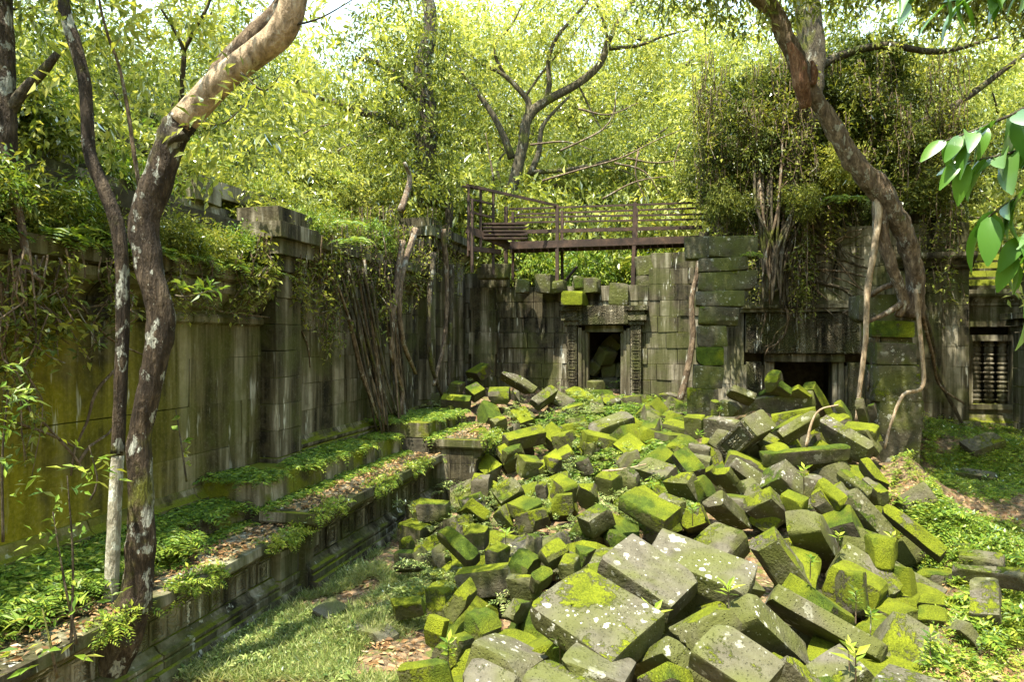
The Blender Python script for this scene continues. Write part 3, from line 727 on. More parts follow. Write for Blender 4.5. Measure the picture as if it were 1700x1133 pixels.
def _panel():                                                    # a small carved rosette in a square frame
    V = []; Fc = []
    def q(*pts):
        n = len(V); V.extend(pts); Fc.append(tuple(range(n, n+len(pts))))
    for i in range(4):
        c, s = [(1, 0), (0, 1), (-1, 0), (0, -1)][i]
        r = lambda x, y, z: (x*c-y*s, x*s+y*c, z)
        q(r(-.5, -.5, .0), r(.5, -.5, .0), r(.5, -.5, .7), r(-.5, -.5, .7))
        q(r(-.5, -.5, .7), r(.5, -.5, .7), r(.40, -.40, .7), r(-.40, -.40, .7))
        q(r(-.40, -.40, .7), r(.40, -.40, .7), r(.36, -.36, .1), r(-.36, -.36, .1))
    for i in range(8):
        a = i*math.pi/4; rr = .33 if i % 2 else .27
        d = lambda t, rad, z: (rad*math.cos(a+t), rad*math.sin(a+t), z)
        q(d(0, .05, .35), d(-.34, rr*.62, .25), d(0, rr, .1), d(0, rr*.6, .95))
        q(d(0, .05, .35), d(0, rr*.6, .95), d(0, rr, .1), d(.34, rr*.62, .25))
    for i in range(6):
        a = i*math.pi/3; b = a+math.pi/3
        q((.085*math.cos(a), .085*math.sin(a), .2), (.085*math.cos(b), .085*math.sin(b), .2), (0, 0, 1.0))
    return py_mesh('carved_panel', V, Fc, M['wall'])
PANEL = _panel()
def panel_on(parent, axis, s, face, z, size, depth=.022, name='carved_panel'):
    base = uv(s, face, z) if axis == 'u' else uv(face, s, z)
    nrm = uv(0, 1) if axis == 'u' else uv(-1, 0)
    xa = Vector((0, 0, 1)).cross(nrm)
    o = link(name, PANEL, parent); R = Matrix((xa, Vector((0, 0, 1)), nrm)).transposed().to_4x4()
    o.matrix_local = Matrix.Translation(base-parent.location) @ R @ Matrix.Diagonal((size, size, depth, 1))
    o['moss'] = 0.0; o['ochre'] = 0.0; o['carve'] = 0.0; return o

# ---- left terrace
TOPS = []
def terrace(label, u0, u1, vf, h, vb, step_v, step_z):
    t = thing('terrace_plinth', label, 'terrace', uv((u0+u1)/2, vf, 0), 'stepped terrace along the left wall')
    core(t, u0+.02, u1-.02, vb, vf-.06, -.4, h-.02)
    moulding(t, 'base_course', 'u', u0, u1, vf, profile(-.3, h*.16, 'slab'), 1.3, .1)
    moulding(t, 'base_moulding', 'u', u0, u1, vf, profile(h*.16+.004, h*.40, 'base'), 1.2, .05)
    dado = moulding(t, 'dado_stone', 'u', u0, u1, vf, [(.0, h*.40+.004), (.0, h*.70)], 1.0, .0, carve=.25)
    moulding(t, 'cap_moulding', 'u', u0, u1, vf, profile(h*.70+.004, h*.86, 'cap'), 1.2, .05)
    moulding(t, 'top_slab', 'u', u0, u1, vf, [(.19, h*.86+.004), (.21, h*.89), (.20, h)], 1.1, -.35, back=.75)
    s = u0+.25
    while s < u1-.2:
        pn = panel_on(t, 'u', s, vf+.004, h*.55, h*.25); pn.parent = next((d for a_, b_, d in dado if a_ <= s <= b_), t); s += .42
    # upper step with its own edge stones
    moulding(t, 'step_stone', 'u', u0, u1, step_v, [(.0, h+.003), (.02, h+.03), (.0, step_z)], .9, .75, back=1.0)
    TOPS.append((u0, u1, vf, h, step_v, step_z))
    return t
T1 = terrace('long front part of the carved stone terrace under the moss stained left wall', 1.0, 7.70, -4.80, .86, -7, -5.45, 1.10)
T2 = terrace('middle part of the stone terrace with the bright sunlit corner', 7.72, 12.3, -4.60, 1.04, -7, -5.25, 1.38)
T3 = terrace('far projecting end of the stone terrace smothered in ferns', 12.32, 14.6, -3.75, 1.34, -7, -4.7, 1.62)
# end faces that look toward the viewer
moulding(T2, 'end_slab', 'v', -5.2, -4.42, 7.72, [(.05, .895), (.07, .92), (.06, 1.036)], .8, .1)
course_wall(T2, 'v', -5.1, -4.5, 7.70, .0, .88, .29, .5, .2)
moulding(T3, 'end_slab', 'v', -4.7, -3.57, 12.32, [(.05, 1.16), (.07, 1.2), (.06, 1.336)], .8, .4)
course_wall(T3, 'v', -4.65, -3.75, 12.30, .0, 1.15, .29, .5, .2)
# pilaster breaking the plinth where the two parts meet
for (z0, z1, w) in ((-.3, .14, .30), (.145, .22, .25), (.225, .30, .28), (.305, .58, .22), (.585, .66, .27), (.665, .74, .23)):
    abox('pilaster_stone', T1, 7.42-w*.5, 7.42+w*.5+.2, -4.9, -4.8+w*.55, z0, z1, moss=.05)

# ---- left gallery wall
LW = thing('gallery_wall', 'tall stained stone wall of the gallery along the left side', 'wall', uv(8, -6.2, 1.0))
VW = -6.0
def ochre_l(s, z): return 1.0
core(LW, 1.0, 18.6, -7.2, VW-.33, .5, 5.0)
course_wall(LW, 'u', 1.0, 9.05, VW-.12, 1.10, 3.60, .62, 1.9, .3, ochre=ochre_l, gap=.003, jit=.004)
course_wall(LW, 'u', 9.75, 15.1, VW, 1.62, 4.25, .44, .7, .3, ochre=lambda s, z: .15, jit=.012)
course_wall(LW, 'u', 15.7, 18.6, VW+.02, 1.75, 5.35, .45, .6, .3)
moulding(LW, 'wall_foot', 'u', 1.0, 9.05, VW-.12, profile(.95, 1.30, 'base'), 1.0, .35, .5)
moulding(LW, 'wall_foot', 'u', 9.75, 15.1, VW, profile(1.36, 1.66, 'base'), 1.0, .35, .2)
moulding(LW, 'wall_foot', 'u', 15.7, 18.6, VW+.02, profile(1.58, 1.86, 'base'), 1.0, .5, .2)
# cornices
moulding(LW, 'cornice', 'u', 1.0, 9.05, VW-.12, profile(3.60, 3.98, 'ogee'), 1.2, .0, .35)
moulding(LW, 'string_course', 'u', 1.0, 9.05, VW-.12, [(.0, 3.42), (.05, 3.45), (.05, 3.52), (.02, 3.56)], 1.3, .0, .3, back=.05)
moulding(LW, 'cornice_slab', 'u', 1.0, 9.05, VW-.12, [(.20, 3.984), (.30, 4.02), (.30, 4.20)], 1.1, .3, .2)
moulding(LW, 'cornice', 'u', 9.75, 15.1, VW, profile(4.25, 4.68, 'ogee'), 1.1, .1, .2)
moulding(LW, 'cornice_slab', 'u', 9.75, 15.1, VW, [(.20, 4.684), (.32, 4.72), (.32, 4.92)], 1.0, .3, .1)
moulding(LW, 'cornice', 'u', 15.7, 18.6, VW+.02, profile(5.35, 5.75, 'ogee'), 1.1, .1)
moulding(LW, 'cornice_slab', 'u', 15.7, 18.6, VW+.02, [(.2, 5.754), (.3, 5.79), (.3, 6.0)], 1.0, .3)
course_wall(LW, 'u', 1.0, 9.05, VW-.25, 4.22, 4.75, .26, .8, .5, moss=.25)
# pilasters
for (a, b, vf, z0, z1, ct) in ((9.05, 9.75, VW+.14, 1.45, 4.25, 5.2), (15.1, 15.7, VW+.20, 1.80, 5.2, 6.1)):
    n = 7; h = (z1-z0)/n
    for k in range(n): abox('pilaster_stone', LW, a+.004, b-.004, vf-.5, vf+random.uniform(-.01, .01), z0+k*h+.004, z0+(k+1)*h-.004, ochre=.1)
    hh = (ct-z1)/4
    for k, ex in enumerate((.06, .14, .22, .12)):
        abox('capital_stone', LW, a-ex, b+ex, vf-.6, vf+ex, z1+k*hh+.003, z1+(k+1)*hh-.003, moss=.15 if k > 2 else 0)
    for k, ex in enumerate((.16, .10, .05)):
        abox('pilaster_base', LW, a-ex, b+ex, vf-.5, vf+ex, z0-.36+k*.12+.003, z0-.36+(k+1)*.12-.003, moss=.3)
# broken roof courses stepping back above the wall
RF = LW
for k in range(5):
    v0 = -6.45-k*.42; z = 4.72+k*.26
    moulding(RF, 'roof_stone', 'u', 1.5+k*.2, 13.6-k*.5, v0, [(.0, z), (.05, z+.05), (.0, z+.27)], 1.1, .35, back=.7)
core(RF, 1.5, 14, -9, -6.9, 3.0, 4.9)
o = abox('roof_slab', RF, 3.6, 8.2, -8.3, -7.2, 5.86, 6.02, moss=.25, tilt=(0, .04, .03))
for k in range(7): abox('roof_slab', RF, 8.4+k*.75, 9.05+k*.75, -7.6+random.uniform(-.2, .2), -6.8, 5.3+random.uniform(-.1, .1), 5.62, moss=.4, tilt=(random.uniform(-.1, .1), random.uniform(-.2, .2), random.uniform(-.3, .3)))

# ---- back wall with the small doorway
BW = thing('doorway_wall', 'ruined stone wall with the small framed doorway under the bridge', 'wall', uv(18.6, -3, 1.5))
UB = 18.6; DC = -2.02
def top_b(s):
    return 4.52 + (.5 if s < -4.9 else 0) + (.95 if s > -.6 else 0)
course_wall(BW, 'v', -6.1, .5, UB, 1.3, 5.56, .43, .62, .4, open_=[(DC-.98, DC+.98, 1.0, 3.62)], top=top_b, moss=.12, jit=.028, gap=.012)
core(BW, UB+.42, UB+.75, -6.1, DC-.9, 1.0, 4.4); core(BW, UB+.42, UB+.75, DC+.9, .5, 1.0, 4.4); core(BW, UB+.42, UB+.7, DC-.9, DC+.9, 3.45, 4.1)
# projecting pier on the left, as thick blocks
for k, (w0, w1) in enumerate(((-5.75, -5.0), (-5.7, -5.02), (-5.78, -4.98), (-5.72, -5.0), (-5.75, -5.05))):
    abox('pier_stone', BW, UB-.28, UB-.02, w0, w1, 1.6+k*.62, 1.6+(k+1)*.62-.012, moss=.15)
# door: stepped jambs, threshold, carved pilasters, lintel
door = thing('doorway', 'small stone doorway with stepped jambs and carved side posts', 'doorway', uv(UB, DC, 1.6))
for s in (-1, 1):
    for k, (a, b, du) in enumerate(((.44, .52, .06), (.525, .60, .0), (.605, .70, -.06))):
        v0, v1 = sorted((DC+s*a, DC+s*b)); abox('jamb', door, UB+du, UB+.45, v0, v1, 1.45, 3.44+.06*k, me=random.choice(BEAM))
    v0, v1 = sorted((DC+s*.72, DC+s*1.0)); 
    post = abox('side_post', door, UB-.14, UB+.3, v0, v1, 1.45, 3.62, me=random.choice(BEAM), carve=1.0)
    for k in range(7):
        pn = panel_on(door, 'v', DC+s*.86, UB-.145, 1.75+k*.26, .20, .014, 'carved_rosette'); pn.parent = post
        pn.matrix_parent_inverse = Matrix.LocRotScale(post.location, post.rotation_euler, post.scale).inverted()
    v0, v1 = sorted((DC+s*.66, DC+s*1.08))
    for k, ex in enumerate((.0, .06, .02, .10)):
        abox('capital', door, UB-.18-ex, UB+.3, v0-ex, v1+ex, 3.63+k*.13, 3.63+(k+1)*.13-.004, carve=.4)
abox('head_stone', door, UB-.02, UB+.4, DC-.52, DC+.52, 3.445, 3.62, me=BEAM[1])
abox('lintel', door, UB-.26, UB+.3, DC-.66, DC+.66, 3.64, 4.16, me=BEAM[0], carve=.8, moss=.1)
abox('threshold', door, UB-.15, UB+.5, DC-.7, DC+.7, 1.3, 1.52, moss=.2)
# loose blocks on the wall head
for i, (px, py, w, h, lab) in enumerate(((1028, 486, 30, 34, 'pale cubical block sitting on the wall above the doorway'), (955, 488, 36, 22, 'rounded bright mossy block above the doorway lintel'), (925, 473, 27, 20, 'dark square block on the wall under the bridge post'),
                             (905, 466, 26, 30, 'mossy block on the wall left of the bridge post'), (975, 476, 40, 24, 'dark mossy block on the wall right of the bridge post'), (820, 470, 50, 24, 'mossy block on the wall head near the corner'),
                             (868, 470, 22, 22, 'narrow block on the wall head among creepers'), (1072, 458, 30, 30, 'upper dark block at the right end of the wall head'), (1075, 484, 36, 28, 'lower dark block at the right end of the wall head'), (960, 455, 16, 20, 'little mossy block behind the bridge post'))):
    p = P(px, py, 18.55); s = 18.55/F
    low_ = 4.165 if i in (0, 1) else 4.62 if i == 9 else 4.88 if i == 5 else 4.50
    p.z = max(low_ + h*s*.52, 0)
    if i in (0, 1): p -= Vector((SN, CS, 0))*.12
    if i == 7: p.z += .48
    o = link('loose_block', block_mesh('loose_block', w*s*1.05, .5, h*s*1.05, M['block'], 700+i, 5, .03, .015, .05), loc=p, rot=(0, random.uniform(-.05, .05), -TH+random.uniform(-.2, .2)))
    o['moss'] = (.2, .8, .3, .5, .4, .5, .3, .2, .2, .7)[i]; o['lichen'] = .3
    tag(o, lab, 'stone block', 'loose blocks on the ruined wall head')
# fallen stones inside the doorway
for i, (px, py, sz, lab) in enumerate(((990, 632, .42, 'grey block standing in the bottom of the small doorway'), (1005, 590, .5, 'block wedged in the dark of the small doorway'), (985, 610, .45, 'dark block in the left of the small doorway'), (1018, 570, .5, 'topmost block in the dark of the small doorway'))):
    o = link('fallen_block', block_mesh('fallen_block', sz, sz*.8, sz*.9, M['block'], 760+i), loc=(P(px, 643, 18.72) if i == 0 else P(px, py, 19.45+.1*i)), rot=(random.uniform(-.7, .7) if i else 0, random.uniform(-.7, .7) if i else 0, random.uniform(0, 2)))
    o['moss'] = .1; o['lichen'] = .1; tag(o, lab, 'stone block', 'blocks choking the small doorway')
for i in range(9):
    r_, c_ = divmod(i, 3)
    o = link('fallen_block', block_mesh('fallen_block', .46, .42, .40, M['block'], 780+i), loc=uv(19.75+.1*r_, DC-.5+.46*c_+.1*(r_ % 2), 1.55+.40*r_), rot=(random.uniform(-.3, .3), random.uniform(-.3, .3), random.uniform(-.5, .5)))
    o['moss'] = .0; o['lichen'] = .0; tag(o, ('bottom', 'middle', 'upper')[r_]+' row '+('left', 'centre', 'right')[c_]+' stone of the rubble choking the small doorway', 'stone block', 'blocks choking the small doorway')
# dark passage behind
PS = thing('passage', 'dark rubble filled passage behind the small doorway', 'passage', uv(19.5, DC, 1.5))
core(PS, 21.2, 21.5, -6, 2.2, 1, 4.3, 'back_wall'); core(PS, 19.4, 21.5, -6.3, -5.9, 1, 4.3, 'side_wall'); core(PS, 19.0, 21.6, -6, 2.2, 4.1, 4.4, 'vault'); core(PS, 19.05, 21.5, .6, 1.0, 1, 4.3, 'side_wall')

# ---- gate house (porch, tower) on the right
GP = thing('gate_tower', 'dark stone gate tower wrapped in roots and hanging vines', 'tower', uv(17.5, 3.2, 1.3))
UG = 17.5
course_wall(GP, 'v', .45, 6.35, UG, 1.2, 5.9, .46, .75, .4, open_=[(1.95, 3.75, 1.0, 2.85), (1.5, 4.4, 2.86, 3.9)], moss=.05)
core(GP, UG+.42, UG+4, .5, 1.95, 1, 5.9); core(GP, UG+.42, UG+4, 3.75, 6.3, 1, 5.9); core(GP, UG+.42, UG+4, 1.9, 3.8, 2.9, 5.9); core(GP, UG+2.4, UG+2.8, 1.8, 3.9, 1, 3)
course_wall(GP, 'u', UG+.1, UG+4, 6.38, 1.2, 5.2, .46, .7, .3)
abox('carved_lintel', GP, UG-.2, UG+.4, 1.52, 4.38, 2.90, 3.88, me=BEAM[1], carve=1.0)
for z0, z1, ex in ((3.89, 3.97, .28), (3.975, 4.06, .34), (4.065, 4.14, .28)): abox('lintel_cornice', GP, UG-ex, UG+.3, 1.4, 4.5, z0, z1, me=BEAM[2])
abox('door_head', GP, UG-.08, UG+.4, 1.95, 3.75, 2.70, 2.89, me=BEAM[0])
for s0, s1, du in ((1.97, 2.08, .0), (2.085, 2.2, .06), (3.5, 3.61, .06), (3.615, 3.74, .0), (1.55, 1.9, -.12), (3.8, 4.15, -.12)): abox('door_jamb', GP, UG+du, UG+.5, s0, s1, 1.2, 2.695, me=random.choice(BEAM), carve=.3 if du < 0 else 0)
# lateral pilaster on the right of the tower
for k in range(7): abox('pilaster_stone', GP, UG-.25, UG+.2, 4.75, 5.35, 1.3+k*.5, 1.3+(k+1)*.5-.01, moss=.05)
for k in range(7): abox('pilaster_stone', GP, UG-.12, UG+.2, 5.38, 5.75, 1.3+k*.5, 1.3+(k+1)*.5-.01)
moulding(GP, 'cornice', 'v', 4.6, 6.4, UG-.1, profile(4.85, 5.2, 'ogee'), .8, .1)
moulding(GP, 'foot_moulding', 'v', 4.3, 6.5, UG-.2, profile(1.0, 1.4, 'base'), .8, .4)
# stepped upper storeys
for k, (v0, v1, u0, z0, z1) in enumerate(((.9, 5.9, 17.9, 5.9, 6.9), (1.2, 5.5, 18.3, 6.9, 7.9), (1.5, 5.1, 18.6, 7.9, 8.8), (1.9, 4.7, 18.9, 8.8, 9.6), (2.3, 4.2, 19.2, 9.6, 10.2))):
    core(GP, u0+.4, 21.4, v0+.05, v1-.05, z0-.1, z1, 'tower_core')
    course_wall(GP, 'v', v0, v1, u0, z0, z1-.2, .42, .7, .4, moss=.2, jit=.05, name='tower_stone')
    course_wall(GP, 'u', u0+.1, 21, v1, z0, z1-.2, .42, .8, .3, moss=.2, jit=.05, name='tower_stone')
    abox('tower_ledge', GP, u0-.14, 21.3, v0-.12, v1+.12, z1-.2, z1-.02, me=BEAM[k % 3], moss=.3)
# porch pillars: separate stacked blocks
PL = thing('porch_pillar', 'left porch pillar of stacked mossy blocks widening to a capital', 'pillar', uv(14.8, .85, 1.4), 'porch pillars')
def px_block(parent, x0, x1, y0, y1, Y, depth, moss, name='pillar_block', seed=0, lich=.35):
    s = Y/F; c = P((x0+x1)/2, (y0+y1)/2, Y)+Vector((0, depth/2, 0))
    o = link(name, block_mesh(name, (x1-x0)*s*1.02, depth, (y1-y0)*s*1.02, M['block'], seed, 6, .022, .012, .04), parent, c-parent.location, ROT)
    o['moss'] = moss; o['lichen'] = lich; return o
for i, (x0, x1, y0, y1, m) in enumerate(((1148, 1198, 646, 694, .55), (1158, 1206, 608, 645, .2), (1163, 1207, 576, 607, 1.1), (1165, 1212, 541, 575, .2), (1168, 1230, 509, 540, .35), (1163, 1240, 482, 508, .35), (1168, 1260, 450, 481, .45), (1168, 1246, 427, 449, .4), (1184, 1262, 391, 426, .35))):
    px_block(PL, x0, x1, y0, y1, 14.2, .62, m, seed=800+i)
o = px_block(PL, 1143, 1215, 392, 428, 14.45, .5, .1, 'capital', 830)
for z0, z1, ex in ((4.35, 4.5, .0), (4.5, 4.75, .1)): pass
PR = thing('porch_pillar', 'tall right porch pillar with a great root gripping its top', 'pillar', uv(14.5, 4.25, 0), 'porch pillars')
for i, (x0, x1, y0, y1, m) in enumerate(((1466, 1532, 668, 842, .34), (1464, 1533, 607, 667, .55), (1466, 1526, 569, 605, .25), (1458, 1523, 533, 560, .85))):
    px_block(PR, x0, x1, y0, y1, 13.35, .75, m, seed=840+i, lich=.5)
px_block(PR, 1472, 1520, 560, 569, 13.45, .6, .1, 'joint_stone', 850)
px_block(PR, 1440, 1530, 488, 533, 13.5, .9, .35, 'capital', 851)
# ---- far right wing with the balustered window
RW = thing('side_wing', 'low stone wing with a balustered window and a mossy roof', 'wall', uv(18.2, 7.4, 1.3))
UR = 18.2
course_wall(RW, 'v', 6.4, 11.5, UR, 1.2, 4.0, .45, .75, .4, open_=[(6.62, 7.5, 1.75, 3.2)], moss=.1)
core(RW, UR+1.2, UR+1.5, 6, 12, 1, 4.5)
moulding(RW, 'cornice', 'v', 6.45, 11.5, UR, profile(4.0, 4.4, 'ogee'), .8, .2)
for k in range(4): moulding(RW, 'roof_course', 'v', 6.3, 11.5, UR+.1+k*.4, [(.1, 4.42+k*.24), (.12, 4.5+k*.24), (.05, 4.42+(k+1)*.24-.01)], .8, .75, back=.8)
moulding(RW, 'foot_moulding', 'v', 6.3, 11.5, UR-.02, profile(1.0, 1.5, 'base'), .9, .4)
win = thing('baluster_window', 'stone window closed by turned stone balusters', 'window', uv(UR, 7.06, 1.7))
for (a, b, c, d) in ((6.56, 6.66, 1.7, 3.25), (7.46, 7.56, 1.7, 3.25)): abox('frame', win, UR-.06, UR+.35, a, b, c, d, me=BEAM[0])
abox('sill', win, UR-.1, UR+.35, 6.5, 7.62, 1.6, 1.72, me=BEAM[1]); abox('frame_head', win, UR-.06, UR+.35, 6.56, 7.56, 3.2, 3.34, me=BEAM[1])
def lathe(prof, sides=14):
    V = []; Fc = []
    for (r, z) in prof:
        for k in range(sides): V.append((r*math.cos(2*math.pi*k/sides), r*math.sin(2*math.pi*k/sides), z))
    for i in range(len(prof)-1):
        for k in range(sides): Fc.append((i*sides+k, i*sides+(k+1) % sides, (i+1)*sides+(k+1) % sides, (i+1)*sides+k))
    return V, Fc
bp = [(.07, 0), (.07, .06)]; z = .06
while z < 1.36:
    bp += [(.115, z+.02), (.12, z+.05), (.075, z+.075), (.095, z+.09), (.10, z+.14), (.095, z+.19), (.075, z+.205)]; z += .215
bp += [(.07, 1.5)]
BAL = py_mesh('baluster', *lathe(bp), M['wall'], True)
for k in range(3):
    o = link('baluster', BAL, win, uv(UR+.16, 6.80+.27*k, 1.71)-win.location); o['moss'] = 0.0; o['ochre'] = 0.0; o['carve'] = 0.0
# corner pier with its own cornice at the right edge
RC = thing('corner_pier', 'stone pier with a jutting cornice at the right edge of the picture', 'pier', uv(16.2, 8.0, 1.2))
for k in range(6): abox('pier_stone', RC, 16.4, 17.6, 7.25, 8.6, 1.0+k*.40, 1.0+(k+1)*.40-.01, moss=.1)
for k, ex in enumerate((.05, .15, .28)): abox('cornice_stone', RC, 16.4-ex, 17.6, 7.25-ex, 8.7, 3.40+k*.14, 3.40+(k+1)*.14-.005, me=BEAM[k], moss=.25)
for k in range(3): abox('upper_stone', RC, 16.6, 17.6, 7.4, 8.6, 3.83+k*.3, 3.83+(k+1)*.3-.008, moss=.3)

# ---- rusty footbridge
BR = thing('footbridge', 'rusty iron footbridge with railings crossing above the doorway wall', 'bridge', P(1040, 410, 18.6))
def bar(name, parent, a, b, w, h=None, mat='rust'):
    a, b = Vector(a), Vector(b); h = h or w; d = b-a; x = d.normalized()
    y = Vector((0, 0, 1)).cross(x)
    y = y.normalized() if y.length > 1e-3 else Vector((SN, CS, 0))
    z = x.cross(y)
    V = [p+y*sy*w/2+z*sz*h/2-parent.location for p in (a, b) for sy, sz in ((-1, -1), (1, -1), (1, 1), (-1, 1))]
    return link(name, py_mesh(name, V, [(0, 3, 2, 1), (4, 5, 6, 7), (0, 1, 5, 4), (1, 2, 6, 5), (2, 3, 7, 6), (3, 0, 4, 7)], M[mat]), parent)
def BP(px, py, back=0.0): 
    q = P(px, py, 18.7); return q + Vector((SN, CS, 0))*back
for back in (0, .8):
    bar('deck_beam', BR, BP(835, 408, back), BP(1165, 397, back), .10, .20)
    if not back: bar('lower_rail', BR, BP(815, 386, back), BP(1165, 377, back), .05, .10)
    for y0, y1 in ((347, 335), (361, 355)): bar('rail', BR, BP(845, y0, back), BP(1190, y1, back), .035, .05)
    for px, yt, yb in ((925, 341, 466), (1054, 336, 474), (840, 343, 460)): bar('post', BR, BP(px, yt, back), BP(px-(4 if px > 1000 else 0), yb, back), .075 if back else .09)
n = 26
for k in range(n):
    f = (k+.5)/n; a = BP(838, 404, 0).lerp(BP(1165, 393, 0), f); bar('deck_plank', BR, a, a+Vector((SN, CS, 0))*.8, .19, .035)
bar('brace', BR, BP(930, 466, .6), BP(948, 436, 1.1), .06); 
# stair landing on the left that comes forward
def LP(px, py, Y=17.3): return P(px, py, Y)
for (px, yt, yb, Y) in ((778, 308, 425, 17.0), (798, 314, 410, 17.3), (819, 317, 455, 17.6), (784, 330, 452, 16.8)): bar('stair_post', BR, LP(px, yt, Y), LP(px, yb, Y), .06)
bar('stair_rail', BR, LP(775, 307, 17.0), BP(925, 341), .05, .07); bar('stair_rail', BR, LP(760, 308, 16.9), LP(819, 317, 17.6), .05)
for y in (330, 352): bar('stair_rail', BR, LP(780, y, 17.0), LP(819, y+9, 17.6), .05)
for k in range(5): bar('stair_tread', BR, LP(800, 372+k*6, 17.4), LP(872, 372+k*6, 17.9), .26, .05)
bar('stair_string', BR, LP(775, 380, 17.0), LP(845, 408, 17.9), .06, .2)
bar('landing_beam', BR, LP(778, 412, 16.9), LP(830, 418, 17.8), .1, .12)

# the carved face of the tilted cube
for o in BLOCKS:
    if o['label'].startswith('tilted cube'):
        d = np.array([v.co[:] for v in o.data.vertices]); ex = d.max(0)-d.min(0)
        k = link('carved_panel', PANEL, o); k['moss'] = 0.0; k['ochre'] = 0.0; k['carve'] = .5
        Ri = o.rotation_euler.to_matrix(); sg = -1.0 if (Ri @ Vector((0, 0, 1))).y > 0 else 1.0
        k.matrix_local = Matrix.Translation((0, 0, sg*(ex[2]/2-.012))) @ Matrix.Rotation(0 if sg > 0 else math.pi, 4, 'X') @ Matrix.Diagonal((ex[0]*.86, ex[1]*.82, .03, 1))
# ------------------------------------------------------------------ foliage prototypes
def cloud(rs, centers, radii, n, L, W, droop=.35, flat=.75):
    """leaf sprays around centres: sprays of leaves on short twigs"""
    centers = np.asarray(centers, float); radii = np.asarray(radii, float)
    w = radii**2; idx = rs.choice(len(centers), n//7+1, p=w/w.sum())
    d = unit(rs.normal(0, 1, (len(idx), 3))); r = rs.uniform(.25, 1, (len(idx), 1))**.5
    tw = centers[idx] + d*r*radii[idx][:, None]*np.array([1, 1, flat])
    td = unit(d*np.array([1, 1, .5]) + rs.normal(0, .5, (len(idx), 3)) - np.array([0, 0, droop]))
    k = 7; t = np.linspace(0, 1, k)
    pos = tw[:, None, :] + td[:, None, :]*(t[None, :, None]*L*2.6)
    side = unit(np.cross(td, rs.normal(0, 1, td.shape)))
    sg = np.where(np.arange(k) % 2, 1, -1)[None, :, None]
    ax = td[:, None, :]*.7 + side[:, None, :]*sg*.9 + rs.normal(0, .28, pos.shape) - np.array([0, 0, droop*.6])
    pos = pos.reshape(-1, 3); ax = ax.reshape(-1, 3)
    ls = L*rs.uniform(.6, 1.25, len(pos))
    return leaf_arrays(pos, ax, ls, ls*W, .22, rs)
def tree_proto(seed, H, R, n, L, mat, bark, first=.45):
    rs = np.random.default_rng(seed); random.seed(seed)
    tubes = []; cent = []; rad = []
    tr = [Vector((0, 0, -.5))]; 
    for k in range(1, 6): tr.append(Vector((rs.normal(0, .03*H*k/5), rs.normal(0, .03*H*k/5), H*.8*k/5)))
    r0 = H*.018
    tubes.append(tube(tr, [r0*1.3, r0, r0*.85, r0*.65, r0*.45, r0*.2], 8, .5, .15, seed))
    for i in range(13):
        f = first+(1-first)*(i+.5)/13; b = tr[1+min(4, int(f*4))].lerp(tr[min(5, 2+int(f*4))], (f*4) % 1)
        a = i*2.4+rs.uniform(-.4, .4); l = R*(1.0-.5*abs(f-.6))*rs.uniform(.7, 1.1)
        e = b+Vector((math.cos(a)*l, math.sin(a)*l, H*.10*rs.uniform(.2, 1.6)))
        m = b.lerp(e, .5)+Vector((0, 0, -.05*l+rs.normal(0, .1)))
        tubes.append(tube([b, m, e], [r0*.42, r0*.28, r0*.08], 5, .5, .2, seed+i))
        for q in (.55, .85, 1.05):
            c = b.lerp(e, q)+Vector(rs.normal(0, .25*R*.5, 3)); cent.append(c); rad.append(R*rs.uniform(.22, .40))
    cent.append(tr[-1]); rad.append(R*.45)
    V, T = cloud(rs, cent, rad, n, L, .40)
    tv, tf = tube_join(tubes)
    return py_mesh('trunk', tv, tf, M[bark], True), np_mesh('crown', V, T, M[mat])
TREES = [tree_proto(11, 15, 4.6, 32000, .18, 'leaf_bg', 'bark_forest', .25), tree_proto(12, 17, 5.0, 32000, .19, 'leaf_bg', 'bark_forest', .2),
         tree_proto(13, 13, 4.2, 28000, .17, 'leaf_bg2', 'bark_forest', .15), tree_proto(14, 16, 4.4, 30000, .18, 'leaf_bg2', 'bark_forest', .2)]
random.seed(21)
def shrub_proto(seed, n, L, mat, R=1.0, W=.42):
    rs = np.random.default_rng(seed); cent = []; rad = []; tubes = []
    for i in range(9):
        a = rs.uniform(0, 6.28); e = Vector((math.cos(a)*R*.6*rs.uniform(.2, 1), math.sin(a)*R*.6*rs.uniform(.2, 1), R*rs.uniform(.3, 1.1)))
        tubes.append(tube([Vector((0, 0, -.25)), e*.5+Vector((0, 0, .1)), e], [.022, .015, .006], 4, .3, .1, i)); cent.append(e); rad.append(R*rs.uniform(.3, .5))
    V, T = cloud(rs, cent, rad, n, L, W)
    sv, sf = tube_join(tubes)
    return py_mesh('stem', sv, sf, M['bark_dark']), np_mesh('foliage', V, T, M[mat])
SHRUBS = [shrub_proto(31, 3400, .11, 'leaf_vine'), shrub_proto(32, 3000, .14, 'leaf_bg'), shrub_proto(33, 2600, .16, 'leaf_vine', W=.34), shrub_proto(34, 3400, .12, 'leaf_fern'), shrub_proto(35, 4200, .12, 'leaf_tower'), shrub_proto(36, 3800, .14, 'leaf_tower', W=.36)]
random.seed(22)
def plant(name, label, cat, protos, names, loc, scale=1.0, rz=None, group=None, tilt=0.0, zs=1.0):
    t = thing(name, label, cat, loc, group)
    t.rotation_euler = (random.uniform(-tilt, tilt), random.uniform(-tilt, tilt), random.uniform(0, 6.28) if rz is None else rz); t.scale = (scale, scale, scale*zs)
    for me, nm in zip(protos, names): link(nm, me, t)
    return t
